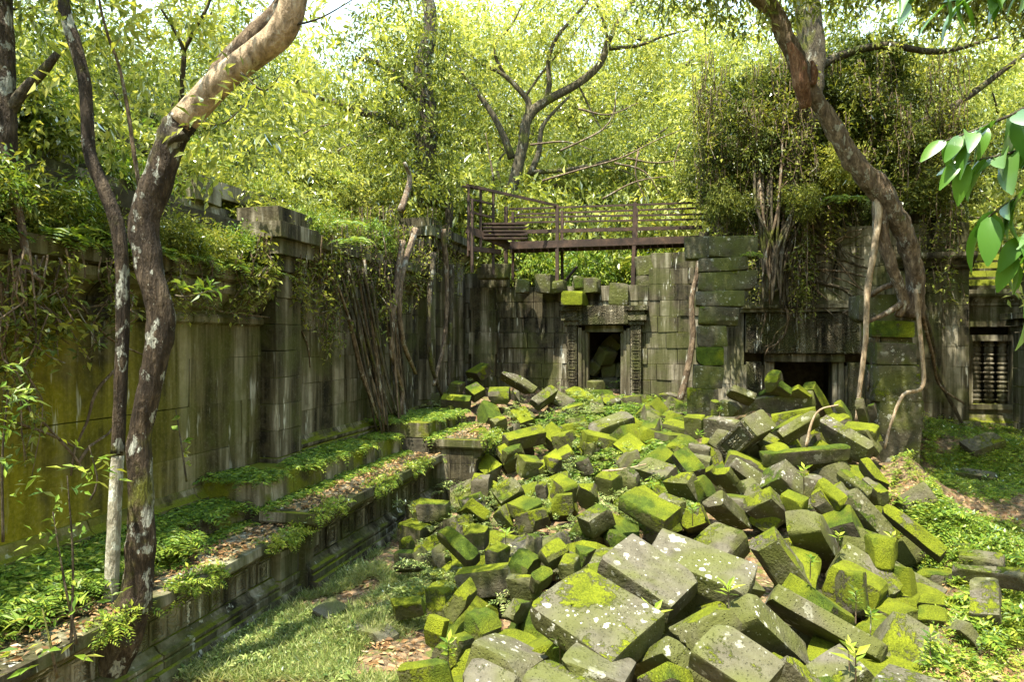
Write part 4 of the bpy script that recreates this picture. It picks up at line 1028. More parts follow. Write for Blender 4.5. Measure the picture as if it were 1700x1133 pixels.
# forest beyond the walls
def forest():
    spec = []
    # (x, y, proto, scale, where)
    for (px, Y, k, s) in ((-40, 17, 2, .80), (60, 21, 0, .95), (170, 26, 2, 1.2), (270, 20, 3, .85), (380, 25, 0, 1.0), (470, 31, 1, 1.1), (560, 23, 2, .95), (640, 28, 0, 1.0),
                          (-180, 15, 3, .9), (720, 34, 1, 1.2), (300, 34, 1, 1.2), (100, 33, 0, 1.2), (520, 40, 3, 1.4)): spec.append((px, Y, k, s, 'behind the left gallery'))
    for (px, Y, k, s) in ((800, 27, 2, .9), (880, 33, 1, 1.05), (960, 28, 3, .85), (1040, 35, 1, 1.15), (1110, 27, 0, .9), (780, 40, 3, 1.4), (930, 42, 1, 1.4), (1090, 44, 0, 1.5), (770, 38, 1, 1.4), (1110, 38, 1, 1.5)): spec.append((px, Y, k, s, 'behind the footbridge'))
    for (px, Y, k, s) in ((1190, 30, 3, 1.0), (1290, 33, 0, 1.1), (1400, 35, 1, 1.2), (1510, 28, 0, 1.0), (1600, 26, 3, .95), (1680, 24, 0, .9), (1780, 22, 2, .9), (1640, 36, 1, 1.2), (1850, 28, 1, 1.1), (1250, 42, 3, 1.4), (1540, 42, 0, 1.4)): spec.append((px, Y, k, s, 'beyond the gate tower'))
    wd = ('bright', 'tall bright', 'bushy deep green', 'high deep green')
    for (px, Y, k, s, where) in spec:
        p = P(px, HOR, Y); p.z = -.3
        plant('forest_tree', f'{wd[k]} leafy tree of the forest {where}', 'tree', TREES[k], ('trunk', 'crown'), p, s, group=f'forest trees {where}')
forest()
# unseen trees added round the viewer to shade the court and screen the sky
for (x, y, k, s, lab) in ((-17, -3, 1, 1.0, 'tall unseen tree added on the left to shade the court'), (8.5, -6.5, 3, 1.0, 'tall unseen tree added behind the viewer on the right'), (10.5, 7, 1, .95, 'leafy unseen tree added right of the path for shade'), (-4, -11, 0, 1, 'bright unseen tree added far behind the viewer'), (3, -13, 1, 1, 'tall bright unseen tree added far behind the viewer'), (-12, -8, 2, 1.1, 'bushy unseen tree added behind the viewer on the left'), (15, -3, 2, 1.1, 'bushy unseen tree added behind the viewer on the right'), (17, 11, 3, 1, 'deep green unseen tree added right of the gate tower'), (-20, 8, 3, 1, 'deep green unseen tree added left of the gallery')):
    plant('added_shade_tree', lab, 'tree', TREES[k], ('trunk', 'crown'), Vector((x, y, -.3)), s)
# undergrowth seen under and behind the bridge and over the walls
for (px, py, Y, k, s) in ((770, 330, 24, 1, 2.2), (850, 360, 23, 0, 2.0), (930, 380, 23.5, 1, 2.2), (1010, 390, 22.5, 1, 2.0), (1090, 400, 23, 0, 2.2), (1150, 380, 22, 1, 2.0), (960, 440, 21.2, 3, 1.5), (1060, 440, 21.5, 3, 1.4), (880, 430, 21.8, 3, 1.2),
                          (1120, 330, 26, 1, 2.6), (1000, 320, 27, 1, 2.8), (880, 320, 27, 1, 2.6), (1180, 260, 27, 1, 3.0), (1600, 400, 21, 1, 2.0), (1660, 410, 21, 1, 2.0), (1690, 340, 22, 0, 2.2), (1560, 380, 22, 1, 2.0)):
    p = P(px, py, Y); p.z -= 1.0*s
    plant('undergrowth_bush', 'bright leafy bush in the undergrowth behind the ruined walls', 'bush', SHRUBS[k], ('stem', 'foliage'), p, s, group='bushes behind the walls', zs=1.15)
# shrubs along the roof of the left gallery
for i in range(46):
    u = 2.6+i*.27+random.uniform(-.2, .2); v = random.uniform(-8.4, -6.35); z = 4.55+(-6.2-v)*.55+random.uniform(-.25, .1)
    if u > 13.2: z += .8
    plant('roof_shrub', ('shrub' if u > 7 else 'fern like shrub')+' sprouting from the broken roof of the left gallery '+('near the corner pier' if u > 11 else 'in the middle' if u > 7 else 'at the left edge'), 'shrub', SHRUBS[i % 4], ('stem', 'foliage'), uv(u, v, z), random.uniform(.5, .95), group='shrubs on the gallery roof')
# shrubs over the tower and porch
for (px, py, Y, s) in ((1230, 300, 16.6, .9), (1180, 330, 17, .8), (1290, 250, 16.8, .9), (1240, 220, 17.6, 1.0), (1320, 180, 17.5, .9), (1420, 150, 17.5, .9), (1470, 220, 17.2, .9), (1520, 280, 16.8, .9), (1560, 330, 16.6, .8), (1390, 240, 16.9, .8), (1450, 300, 16.4, .7), (1350, 100, 18.5, .9), (1420, 95, 18.6, .9), (1500, 170, 17.8, .8), (1200, 280, 17.2, 1.0), (1330, 290, 16.2, .7), (1270, 330, 16.3, .7), (1540, 230, 17.5, .8), (1180, 230, 18.5, 1.1), (1160, 300, 18.5, .9), (1585, 300, 17, .8), (1230, 150, 18.5, .9), (1520, 120, 18.6, .9), (1260, 280, 16, .9), (1300, 200, 16.5, 1.0), (1380, 170, 16.6, 1.0), (1440, 210, 16.6, 1.0), (1490, 260, 16.3, .9), (1380, 300, 15.9, .7), (1530, 330, 16, .8), (1250, 350, 15.8, .7), (1320, 340, 15.6, .6), (1290, 140, 17.4, 1.0), (1460, 120, 17.6, 1.1), (1400, 120, 17.2, 1.0), (1210, 340, 15.9, .7), (1560, 260, 16.8, .9), (1450, 350, 15.8, .6), (1580, 370, 16, .6)):
    p = P(px, py, Y); p.z -= .45*s
    plant('tower_shrub', 'leafy shrub clinging to the overgrown gate tower', 'shrub', SHRUBS[random.choice((4, 5, 4, 5, 0, 2))], ('stem', 'foliage'), p, s*random.uniform(.65, 1.15), group='shrubs clinging to the tower', tilt=.6, zs=random.uniform(.8, 1.4))
# hanging vines
def vine_proto(seed, Lg, n, L):
    rs = np.random.default_rng(seed); tubes = []; pos = []; ax = []
    for s in range(6):
        x, y = rs.normal(0, .16, 2); pts = [Vector((x, y, .1))]
        for k in range(1, 6): pts.append(Vector((x+rs.normal(0, .06)*k**.5, y+rs.normal(0, .05)*k**.5, -Lg*rs.uniform(.7, 1.0)*k/5)))
        tubes.append(tube(pts, [.012, .011, .010, .009, .007, .004], 4, .2, .1, seed+s))
        for _ in range(n//6):
            f = rs.uniform(0, 4.999); q = pts[int(f)].lerp(pts[int(f)+1], f % 1); pos.append(np.array(q)+rs.normal(0, .05, 3)); ax.append([rs.normal(0, 1), rs.normal(0, 1), -.5+rs.normal(0, .3)])
    ls = L*rs.uniform(.6, 1.3, len(pos)); V, T = leaf_arrays(np.array(pos), np.array(ax), ls, ls*.45, .2, rs)
    tv, tf = tube_join(tubes); return py_mesh('strand', tv, tf, M['bark_root']), np_mesh('foliage', V, T, M['leaf_vine'])
VINES = [vine_proto(41, 1.6, 260, .10), vine_proto(42, 2.4, 340, .10), vine_proto(43, 1.1, 200, .12), vine_proto(44, 3.2, 420, .10)]
for i, (px, py, Y, k) in enumerate([(1230+random.uniform(-70, 360), random.uniform(90, 330), random.uniform(15.5, 16.8), random.randrange(4)) for _ in range(84)]):
    plant('hanging_vine', 'leafy vine strands hanging down the face of the gate tower', 'vine', VINES[k], ('strand', 'foliage'), P(px, py, Y), random.uniform(.7, 1.1), group='vines hanging on the tower')
for i, (px, py, k) in enumerate(((120, 430, 2), (300, 440, 2), (520, 400, 0), (555, 420, 1), (590, 400, 0), (620, 390, 1), (650, 380, 0), (535, 380, 2), (500, 430, 2), (660, 430, 0), (700, 400, 0), (740, 380, 0), (640, 350, 1), (570, 370, 1), (600, 350, 0), (545, 400, 1), (675, 380, 1), (30, 430, 1), (70, 440, 2), (180, 440, 2), (350, 440, 2), (400, 430, 2), (440, 400, 2), (20, 460, 0), (715, 350, 1), (755, 420, 0), (625, 440, 0))):
    d = (px-850)/F; Y = -5.72/(d*CS-SN)
    plant('hanging_vine', 'leafy creeper hanging over the cornice of the left wall' if px > 480 else 'short creeper hanging from the left cornice among ferns', 'vine', VINES[k], ('strand', 'foliage'), P(px, py, Y), random.uniform(.6, .95), group='creepers on the left wall')

# ------------------------------------------------------------------ ferns and low cover
def frond_np(rs, L, curve=.5, pairs=11, w=.30):
    t = np.linspace(.12, 1, pairs); x = L*(t-.18*curve*t**2); z = L*(curve*t*.9-curve*1.25*t**2)
    base = np.stack([x, np.zeros_like(x), z], 1); parts = []
    for s in (-1, 1):
        ax = np.stack([np.full(pairs, .45), np.full(pairs, float(s)), np.full(pairs, -.12)], 1)+rs.normal(0, .06, (pairs, 3))
        ll = L*w*np.sin(np.pi*(.12+.83*t))**.8
        parts.append(leaf_arrays(base, ax, ll, ll*.32+.002, .1, rs))
    return join_np(parts)
def rotz(V, a):
    c, s = math.cos(a), math.sin(a); W = V.copy(); W[:, 0] = V[:, 0]*c-V[:, 1]*s; W[:, 1] = V[:, 0]*s+V[:, 1]*c; return W
def fern_np(seed, n=7, L=.4, pairs=11):
    rs = np.random.default_rng(seed); out = []
    for k in range(n):
        v, t = frond_np(rs, L*rs.uniform(.7, 1.15), rs.uniform(.35, .95), pairs); out.append((rotz(v, k*6.283/n+rs.uniform(-.3, .3)), t))
    return join_np(out)
FERN_NP = [fern_np(51), fern_np(52, 6), fern_np(53, 8)]
FERNS = [np_mesh('fronds', *f, M['leaf_fern']) for f in FERN_NP]
def herb_np(seed, stems=5, L=.12, leaf=.05, n=5, W=.45):
    rs = np.random.default_rng(seed); out = []
    for s in range(stems):
        a = rs.uniform(0, 6.28); d = np.array([math.cos(a), math.sin(a), rs.uniform(.4, 1.4)]); d /= np.linalg.norm(d)
        t = np.linspace(.3, 1, n)[:, None]; pos = d*t*L*rs.uniform(.6, 1.3)
        side = np.cross(d, [0, 0, 1.0]); side /= np.linalg.norm(side)+1e-9
        ax = d*.4+side*np.where(np.arange(n) % 2, 1, -1)[:, None]+rs.normal(0, .3, (n, 3))
        ls = leaf*rs.uniform(.6, 1.3, n); out.append(leaf_arrays(pos, ax, ls, ls*W, .15, rs))
    return join_np(out)
HERB = [herb_np(61), herb_np(62, 6, .10, .04, 6), herb_np(63, 4, .16, .07, 5, .5)]
SPRIG = [fern_np(64, 4, .19, 7), fern_np(65, 5, .16, 7), fern_np(66, 3, .22, 8)]
GRASS = []
for sd in range(3):
    rs = np.random.default_rng(70+sd); n = 16; a = rs.uniform(0, 6.28, n)
    ax = np.stack([np.cos(a), np.sin(a), rs.uniform(.3, 1.8, n)], 1); pos = rs.normal(0, .05, (n, 3))*np.array([1, 1, 0]); GRASS.append(leaf_arrays(pos, ax, rs.uniform(.06, .17, n), .010, .1, rs))
def scatter(name, label, cat, protos, pts, mat, s0=.7, s1=1.3, tilt=.25, kind='stuff'):
    out = []
    for p in pts:
        v, t = random.choice(protos); s = random.uniform(s0, s1)
        E = np.array(Euler((random.uniform(-tilt, tilt), random.uniform(-tilt, tilt), random.uniform(0, 6.28))).to_matrix())
        out.append(((v*s)@E.T+np.array(p), t))
    V, T = join_np(out); o = link(name, np_mesh(name, V, T, M[mat])); tag(o, label, cat, kind=kind); return o
def clump(x, y, sc=1.0, seed=0): return mnoise.noise(Vector((x*sc, y*sc, seed*9.7)))
# terrace: bands of ferns on the steps, tufts over the slab edges
pts = []; tufts = []; litter = []
for (u0, u1, vf, h, sv, sz) in TOPS:
    L = u1-u0
    for _ in range(int(L*230)):
        u = random.uniform(u0, u1); v = random.uniform(-6.0, sv+.12) 
        if clump(u, v, 1.1) > -.22: pts.append(uv(u, v, sz if v < sv else h))
    for _ in range(int(L*55)):
        u = random.uniform(u0, u1); v = random.uniform(sv, sv+.18); pts.append(uv(u, v, h))
    for _ in range(int(L*90)):
        u = random.uniform(u0, u1)
        if clump(u, 0, 1.3, 3) > -.05: tufts.append(uv(u, vf+.18+random.uniform(-.10, .04), h-random.uniform(-.01, .10)))
    for _ in range(int(L*260)): litter.append(uv(random.uniform(u0, u1), random.uniform(sv+.1, vf+.15), h+.01))
for _ in range(700):
    pts.append(uv(random.uniform(2.5, 6.4), random.uniform(-6.0, -5.0), random.uniform(.9, 1.15)))
scatter('terrace_ferns', 'low bright ferns growing in bands along the terrace steps', 'ferns', SPRIG, pts, 'leaf_fern', .8, 1.6)
scatter('edge_ferns', 'small ferns overhanging the edge of the terrace slabs', 'ferns', SPRIG+HERB[:1], tufts, 'leaf_fern', .55, 1.1, .8)
# fern hollow and weeds of the pile, by picture region but standing on the ground
def region_pts(n, boxes, lift=0.0, cl=None, sunk=True):
    out = []
    for (x0, x1, y0, y1, w) in boxes:
        for _ in range(int(n*w)):
            px, py = random.uniform(x0, x1), random.uniform(y0, y1); Y = ray_hf(px, py); p = P(px, py, Y)
            if cl is not None and clump(p.x, p.y, 1.2, 5) < cl: continue
            p.z = ground_z(p.x, p.y)+lift+(random.uniform(0, .22) if sunk else 0); out.append(p)
    return out
scatter('hollow_ferns', 'ferns filling the hollow between the pile and the small doorway', 'ferns', SPRIG, region_pts(620, [(890, 1140, 655, 760, 1.0), (930, 1120, 640, 690, .5), (1060, 1140, 720, 800, .35)], cl=-.12), 'leaf_fern', 1.0, 2.2)
scatter('pile_weeds', 'low weeds sprouting between the fallen blocks', 'weeds', HERB+SPRIG[:2], region_pts(420, [(760, 1000, 640, 800, 1.4), (700, 1000, 770, 850, .8), (650, 1100, 850, 1000, .5), (1000, 1150, 750, 830, .7), (700, 800, 600, 720, .6)], cl=-.05, lift=.22), 'grass', .6, 1.2)
scatter('bank_herbs', 'mixed low herbs covering the bare earth at the right foot of the pile', 'herbs', SPRIG+HERB, region_pts(560, [(1440, 1700, 880, 1133, 1.0), (1490, 1560, 800, 900, .3), (1460, 1540, 640, 800, .4)], cl=-.05, sunk=False), 'leaf_fern', .5, 1.1)
scatter('path_ferns', 'shaded ferns and herbs along the right hand path', 'ferns', SPRIG+SPRIG+HERB[:2], region_pts(1900, [(1535, 1700, 690, 800, .7), (1530, 1700, 800, 900, .5), (1590, 1700, 900, 1060, .5), (1500, 1600, 830, 900, .2), (1540, 1700, 660, 700, .4)], cl=-.3, sunk=False), 'leaf_fern', .6, 1.5)
g = region_pts(3600, [(300, 680, 960, 1133, 1.0), (420, 700, 920, 1000, .5), (560, 760, 870, 960, .15)], cl=-.30, sunk=False)
scatter('court_grass', 'short dry and green grass covering the court floor beside the terrace', 'grass', GRASS, g, 'grass', .5, 1.05)
scatter('court_herbs', 'tiny broad leaved herbs among the grass of the court', 'herbs', HERB, region_pts(800, [(290, 690, 950, 1133, 1.0), (560, 720, 900, 1000, .4)], cl=-.1, sunk=False), 'grass', .5, 1.0)
rs = np.random.default_rng(5)
def litter_stuff(name, label, pts, L=.07, mat='dry_leaf'):
    pos = np.array([tuple(p) for p in pts])+np.array([0, 0, .015]); n = len(pos); a = rs.uniform(0, 6.28, n)
    ax = np.stack([np.cos(a), np.sin(a), rs.normal(0, .22, n)], 1); ls = L*rs.uniform(.5, 1.3, n)
    o = link(name, np_mesh(name, *leaf_arrays(pos, ax, ls, ls*.48, .12, rs), M[mat])); tag(o, label, 'leaf litter', kind='stuff')
litter_stuff('terrace_litter', 'fallen brown leaves on the terrace slabs', litter, .07)
litter_stuff('court_litter', 'dead leaves scattered over the court floor and path', region_pts(2600, [(280, 700, 950, 1133, .7), (640, 1500, 700, 1133, .6), (1500, 1700, 800, 1133, .4)], sunk=False), .075)
# ferns on the left cornice and wall head, each one a plant
for i in range(110):
    u = random.uniform(2.8, 9.1); v = VW-.12+random.uniform(-.15, .24)
    plant('cornice_fern', 'fern rooted on the cornice ledge of the left wall', 'fern', (FERNS[i % 3],), ('fronds',), uv(u, v, 4.20), random.uniform(.6, 1.15), group='ferns on the left cornice', tilt=.3)
# single ferns
for (px, py, Y, s, lab) in ((1245, 425, 14.1, .9, 'fern growing on the capital of the left porch pillar'), (1405, 330, 14.6, 1.5, 'drooping bird nest fern on the tower above the pediment'), (1570, 860, None, .8, 'fern at the foot of the tall right pillar'), (1500, 940, None, .7, 'fern by the right end of the mossy beam'), (590, 400, 10.9, 1.1, 'fern hanging from the left wall top beside the creepers'),
                        (1080, 730, None, 1.3, 'wide fern below the left porch pillar'), (1640, 1020, None, .9, 'fern on the right edge of the biggest path slab'), (1660, 940, None, 1.0, 'tall fern at the right edge above the path'), (580, 370, 11.3, 1.0, 'fern on the left cornice above the hanging roots'), (1625, 1075, None, .7, 'fern at the bottom right beside the path')):
    if Y is None:
        Y = ray_hf(px, py); p = P(px, py, Y); p.z = ground_z(p.x, p.y)+.12
    else: p = P(px, py, Y)
    plant('fern', lab, 'fern', (FERNS[0],), ('fronds',), p, s, tilt=.15)

# low shrubs spilling over the left wall head toward the court
for i in range(26):
    u = 2.8+i*.44+random.uniform(-.2, .2); z = 4.25 if u < 9 else 4.95 if u < 15 else 6.0
    plant('wall_shrub', 'leafy shrub spilling over the head of the left wall', 'shrub', SHRUBS[(0, 3, 2)[i % 3]], ('stem', 'foliage'), uv(u, -6.05+random.uniform(-.25, .1), z-.05), random.uniform(.32, .6), group='shrubs spilling over the left wall', tilt=.5)
# ------------------------------------------------------------------ trees standing in view
def PT(lst, Y): return [P(q[0], q[1], q[2] if len(q) > 2 else Y) for q in lst]
def tube_obj(name, parent, pts, rad, mat, sides=10, step=.1, rough=.12, seed=0, lobes=0.0):
    V, Fc = tube(pts, rad, sides, step, rough, seed, lobes); off = parent.location if parent else Vector()
    return link(name, py_mesh(name, [v-off for v in V], Fc, M[mat], True), parent)
def leaf_obj(name, parent, V, T, mat):
    off = np.array(parent.location if parent else (0, 0, 0)); return link(name, np_mesh(name, V-off, T, M[mat]), parent)
# great leaning tree rooted on the terrace edge
t1 = thing('leaning_tree', 'big curved tree with white lichen patches rooted on the terrace edge', 'tree', P(200, 1060, 6.0))
low = PT([(150, 1135), (178, 1085), (212, 1030), (231, 950), (236, 850), (231, 740), (254, 620), (268, 530), (248, 440), (240, 375), (262, 300), (288, 228), (306, 200)], 6.0)
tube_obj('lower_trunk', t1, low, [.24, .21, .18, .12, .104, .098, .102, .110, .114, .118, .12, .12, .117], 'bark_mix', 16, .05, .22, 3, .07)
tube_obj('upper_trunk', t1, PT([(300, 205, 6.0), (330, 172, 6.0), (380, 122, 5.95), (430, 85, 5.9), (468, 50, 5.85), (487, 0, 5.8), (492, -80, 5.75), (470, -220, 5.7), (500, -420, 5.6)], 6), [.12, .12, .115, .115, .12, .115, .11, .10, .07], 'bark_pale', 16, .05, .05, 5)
tube_obj('side_limb', t1, PT([(335, 168, 6.05), (372, 108, 6.15), (420, 58, 6.2), (468, 8, 6.25), (500, -80, 6.3), (560, -220, 6.4)], 6), [.07, .085, .085, .08, .07, .05], 'bark_root', 12, .06, .1, 6)
tube_obj('broken_stub', t1, PT([(298, 235), (285, 215), (277, 196)], 5.95), [.10, .07, .05], 'bark_dark', 10, .03, .35, 8)
for i, q in enumerate(([(205, 1050), (160, 1095), (110, 1140), (60, 1190)], [(195, 1060), (170, 1120), (175, 1180), (190, 1230)], [(190, 1040), (140, 1070), (90, 1075), (40, 1100)])):
    tube_obj('root', t1, PT(q, 5.9), [.12, .10, .07, .04], 'bark_dark', 9, .06, .2, 20+i)
def crown_at(parent, spec, n, L, mat, seed, name='crown', W=.40):
    rs = np.random.default_rng(seed); V, T = cloud(rs, [tuple(s[0]) for s in spec], [s[1] for s in spec], n, L, W); return leaf_obj(name, parent, V, T, mat)
crown_at(t1, [(P(380, -260, 5.6), 1.0), (P(560, -330, 6.2), 1.0), (P(200, -300, 6.6), 1.2), (P(60, -200, 7), 1.0)], 2200, .12, 'leaf_bg', 81)
tw = [PT(q, 5.8) for q in ([(470, 45), (530, 30), (600, -10)], [(400, 120), (440, 150), (470, 118)], [(330, 200), (370, 205), (410, 170)])]
for i, q in enumerate(tw): tube_obj('twig', t1, q, [.012, .008, .004], 'bark_forest', 5, .05, .1, i)
crown_at(t1, [(P(450, 130, 5.6), .16), (P(380, 190, 5.7), .18), (P(420, 215, 5.7), .14)], 150, .13, 'leaf_bg', 82, 'leaf_spray', .28)['kind'] = 'stuff'
# slender tree beside it
t2 = thing('slender_tree', 'slim straight tree with bands of pale lichen left of the big leaning tree', 'tree', P(183, 1040, 6.15))
tube_obj('lower_trunk', t2, PT([(178, 1050), (184, 990), (190, 860), (196, 750)], 6.15), [.072, .064, .058, .050], 'bark_white', 12, .06, .10, 9)
tube_obj('trunk', t2, PT([(195, 755), (198, 700), (203, 560), (204, 470), (196, 380), (172, 312), (150, 258), (145, 190), (140, 130), (124, 70), (105, 0), (98, -120), (130, -260)], 6.15), [.058, .058, .056, .058, .062, .06, .056, .055, .055, .055, .05, .045, .03], 'bark_mix', 12, .06, .10, 9)
crown_at(t2, [(P(130, -240, 6.2), .9), (P(10, -260, 6.6), .9), (P(240, -220, 6.5), .8)], 3200, .12, 'leaf_bg', 83)
# thin pole saplings in the upper left with big soft leaves
t3 = thing('thin_sapling', 'thin reddish sapling rising between the two left trunks', 'tree', P(232, 320, 6.6))
tube_obj('stem', t3, PT([(235, 330), (222, 250), (212, 180), (198, 110), (180, 60), (165, 0), (160, -60)], 6.6), [.022, .02, .018, .016, .014, .012, .008], 'bark_root', 6, .08, .08, 3)
tube_obj('fork', t3, PT([(300, 190), (302, 140), (305, 85), (290, 50), (265, 10)], 7.4), [.03, .028, .026, .018, .012], 'bark_forest', 6, .08, .08, 4); tube_obj('fork', t3, PT([(305, 85), (325, 45), (345, 10), (360, -40)], 7.4), [.022, .02, .016, .01], 'bark_forest', 6, .08, .08, 5)
crown_at(t3, [(P(200, 150, 6.6), .55), (P(160, 60, 6.6), .6), (P(280, 110, 7.0), .6), (P(120, 170, 7.2), .6), (P(330, 40, 7.2), .6), (P(70, 60, 7.4), .7), (P(240, 30, 7), .6), (P(400, 20, 7.6), .6), (P(540, 60, 8.5), .8), (P(560, 130, 9), .7)], 1900, .125, 'leaf_bg', 84, 'foliage', .42)
crown_at(t3, [(P(300, 240, 7.6), .6), (P(390, 250, 8), .6), (P(150, 230, 7.4), .5), (P(470, 230, 9), .8)], 1100, .12, 'leaf_bg', 85, 'foliage', .42)
# tree at the left edge growing down over the wall
t4 = thing('edge_tree', 'dark trunk at the left edge with roots gripping the wall', 'tree', P(18, 430, 6.4))
tube_obj('trunk', t4, PT([(14, 440), (16, 340), (8, 240), (6, 120), (2, 0), (-10, -150)], 6.4), [.10, .11, .10, .10, .09, .07], 'bark_mix', 12, .07, .18, 31)
tube_obj('limb', t4, PT([(10, 190), (40, 150), (72, 118), (96, 88)], 6.4), [.055, .05, .045, .03], 'bark_dark', 8, .06, .15, 32)
for i, q in enumerate(([(16, 300), (34, 370), (42, 430), (36, 500)], [(12, 380), (6, 450), (12, 520), (4, 600)], [(20, 400), (30, 430), (48, 445), (70, 470)])): tube_obj('root', t4, PT(q, 6.2), [.045, .04, .03, .015], 'bark_root', 7, .05, .15, 33+i)
crown_at(t4, [(P(20, -100, 6.6), .9), (P(30, 30, 7), .5)], 1300, .12, 'leaf_bg2', 86)
# many stemmed tree behind the bridge
t5 = thing('branching_tree', 'wide many stemmed tree rising behind the footbridge', 'tree', P(855, 320, 24.5))
LB = [([(840, 345), (856, 290), (868, 238), (876, 195), (905, 168), (960, 138), (996, 105), (1012, 62), (1030, 30), (1060, -10)], .32), ([(874, 205), (878, 175), (872, 160), (838, 125), (800, 105), (770, 88)], .20),
      ([(850, 262), (836, 225), (818, 190), (790, 150), (762, 112), (740, 90)], .20), ([(905, 168), (912, 140), (910, 100), (925, 60), (960, 20), (990, -20)], .16), ([(880, 290), (895, 250), (898, 215), (915, 190), (945, 160)], .17),
      ([(880, 285), (930, 283), (990, 272), (1040, 255), (1080, 230), (1110, 210)], .13), ([(996, 105), (1008, 60), (1000, 30), (985, -10)], .13), ([(1012, 80), (1060, 75), (1100, 60), (1140, 50)], .10), ([(960, 140), (1000, 215), (1020, 190), (1022, 150)], .05),
      ([(838, 125), (820, 80), (850, 40), (870, 0)], .09), ([(872, 160), (900, 120), (950, 60), (985, 10)], .07), ([(1000, 275), (1050, 290), (1080, 330)], .06), ([(835, 320), (825, 270), (850, 245)], .09)]
for i, (q, r) in enumerate(LB): tube_obj('trunk' if i == 0 else 'limb', t5, PT(q, 24.5), list(np.linspace(r*.72, r*.24, len(q))), 'bark_forest', 9, .3, .15, 50+i)
crown_at(t5, [(P(760, 70, 24), 1.8), (P(860, 30, 24.5), 1.8), (P(960, 20, 24), 2.0), (P(1060, 30, 25), 2.0), (P(1130, 80, 25), 1.6), (P(900, 100, 25.5), 1.3), (P(1060, 140, 26), 1.4), (P(690, 40, 24.5), 1.8)], 9000, .22, 'leaf_bg', 87)
# creeper smothered trunk over the wall corner
t6 = thing('smothered_tree', 'dark trunk smothered by creepers above the left wall corner', 'tree', P(705, 330, 17.8))
for i, (q, r) in enumerate((([(715, 340), (705, 280), (712, 200), (700, 120), (715, 40), (700, -40)], .34), ([(712, 260), (690, 230), (650, 200), (600, 185), (545, 165), (500, 150)], .16), ([(700, 290), (740, 320), (745, 370), (735, 410)], .16), ([(690, 300), (668, 350), (665, 400), (680, 440)], .10), ([(712, 180), (640, 110), (590, 95)], .12))):
    tube_obj('trunk' if i == 0 else 'limb', t6, PT(q, 17.8), list(np.linspace(r, r*.4, len(q))), 'bark_dark', 9, .2, .2, 70+i)
crown_at(t6, [(P(700, 240, 17.2), .9), (P(690, 180, 17.4), 1.1), (P(720, 110, 17.6), 1.2), (P(660, 60, 17.6), 1.3), (P(740, 300, 17.2), .7), (P(640, 260, 16.5), .8), (P(600, 160, 17), 1.0), (P(670, 310, 16), .8)], 9000, .15, 'leaf_vine', 88)
# strangling tree on the tower
t7 = thing('strangler_tree', 'crooked reddish trunk leaning over the gate tower with roots on the right pillar', 'tree', P(1500, 500, 13.4))
tube_obj('trunk', t7, PT([(1515, 525, 13.4), (1520, 470, 13.3), (1508, 410, 13.2), (1490, 362, 13.1), (1462, 318, 13.0), (1425, 278, 12.9), (1398, 236, 12.8), (1372, 192, 12.7), (1346, 152, 12.6), (1328, 112, 12.5), (1306, 62, 12.4), (1278, 10, 12.3), (1230, -40, 12.2), (1160, -110, 12)], 13), [.20, .165, .17, .19, .21, .185, .165, .155, .14, .16, .155, .145, .14, .11], 'bark_root', 14, .09, .3, 90, .10)
tube_obj('split_wood', t7, PT([(1337, 178, 12.5), (1330, 140, 12.35), (1322, 100, 12.3), (1308, 70, 12.2)], 12.5), [.10, .15, .13, .05], 'bark_red', 9, .05, .3, 91); tube_obj('split_wood', t7, PT([(1350, 140, 12.4), (1352, 118, 12.35), (1347, 100, 12.3)], 12.5), [.05, .07, .03], 'bark_red', 7, .04, .3, 92)
for i, (q, r, m) in enumerate((([(1462, 322, 13.1), (1462, 380, 13.1), (1480, 440, 13.1), (1500, 500, 13.2), (1490, 525, 13.2)], .15, 'bark_root'), ([(1440, 300, 13.2), (1458, 340, 13.0), (1452, 410, 12.95), (1440, 480, 12.95), (1437, 560, 12.95), (1428, 640, 12.95), (1422, 700, 12.95)], .075, 'bark_pale'),
                   ([(1520, 480, 13.2), (1528, 560, 13.15), (1532, 640, 13.1), (1500, 655, 12.95), (1480, 700, 12.95), (1468, 745, 12.95)], .045, 'bark_pale'), ([(1505, 500, 13.2), (1470, 520, 13.1), (1440, 535, 13.1)], .07, 'bark_root'),
                   ([(1525, 500, 13.6), (1545, 560, 14.5), (1555, 620, 15), (1585, 680, 15.2), (1605, 720, 15.2)], .06, 'bark_dark'), ([(1490, 470, 13.4), (1460, 480, 13.4), (1430, 505, 14), (1400, 520, 15)], .06, 'bark_root'), ([(1530, 520, 13.5), (1548, 590, 14), (1560, 640, 14.6), (1600, 670, 15)], .04, 'bark_root'),
                   ([(1452, 540, 13.5), (1456, 600, 13.6), (1452, 660, 13.6)], .07, 'bark_dark'), ([(1462, 540, 13.7), (1448, 600, 13.8), (1440, 650, 13.8)], .05, 'bark_dark'))):
    tube_obj('root', t7, PT(q, 13), list(np.linspace(r, r*.5, len(q))), m, 8, .09, .22, 100+i)
crown_at(t7, [(P(1200, -120, 12), 1.2), (P(1350, -150, 12.5), 1.3), (P(1120, -60, 12.5), 1.0), (P(1480, -100, 13), 1.2), (Vector((4.5, 12.5, 10.2)), 1.5), (Vector((6.5, 12, 10.5)), 1.6), (Vector((8, 11, 10)), 1.5), (Vector((3, 11.5, 11)), 1.2), (Vector((6, 9.5, 10.5)), 1.4), (Vector((9, 13, 10.5)), 1.5), (Vector((7.5, 9, 9.8)), 1.6), (Vector((8.8, 10.5, 9.8)), 1.6), (Vector((6.8, 7.5, 10)), 1.3), (Vector((10, 11.5, 9.5)), 1.5), (Vector((9.2, 8.8, 9.6)), 1.5), (Vector((8.0, 11.5, 9.8)), 1.4)], 36000, .16, 'leaf_bg', 89)  # upper clusters, out of view, added to shade the tower front and path
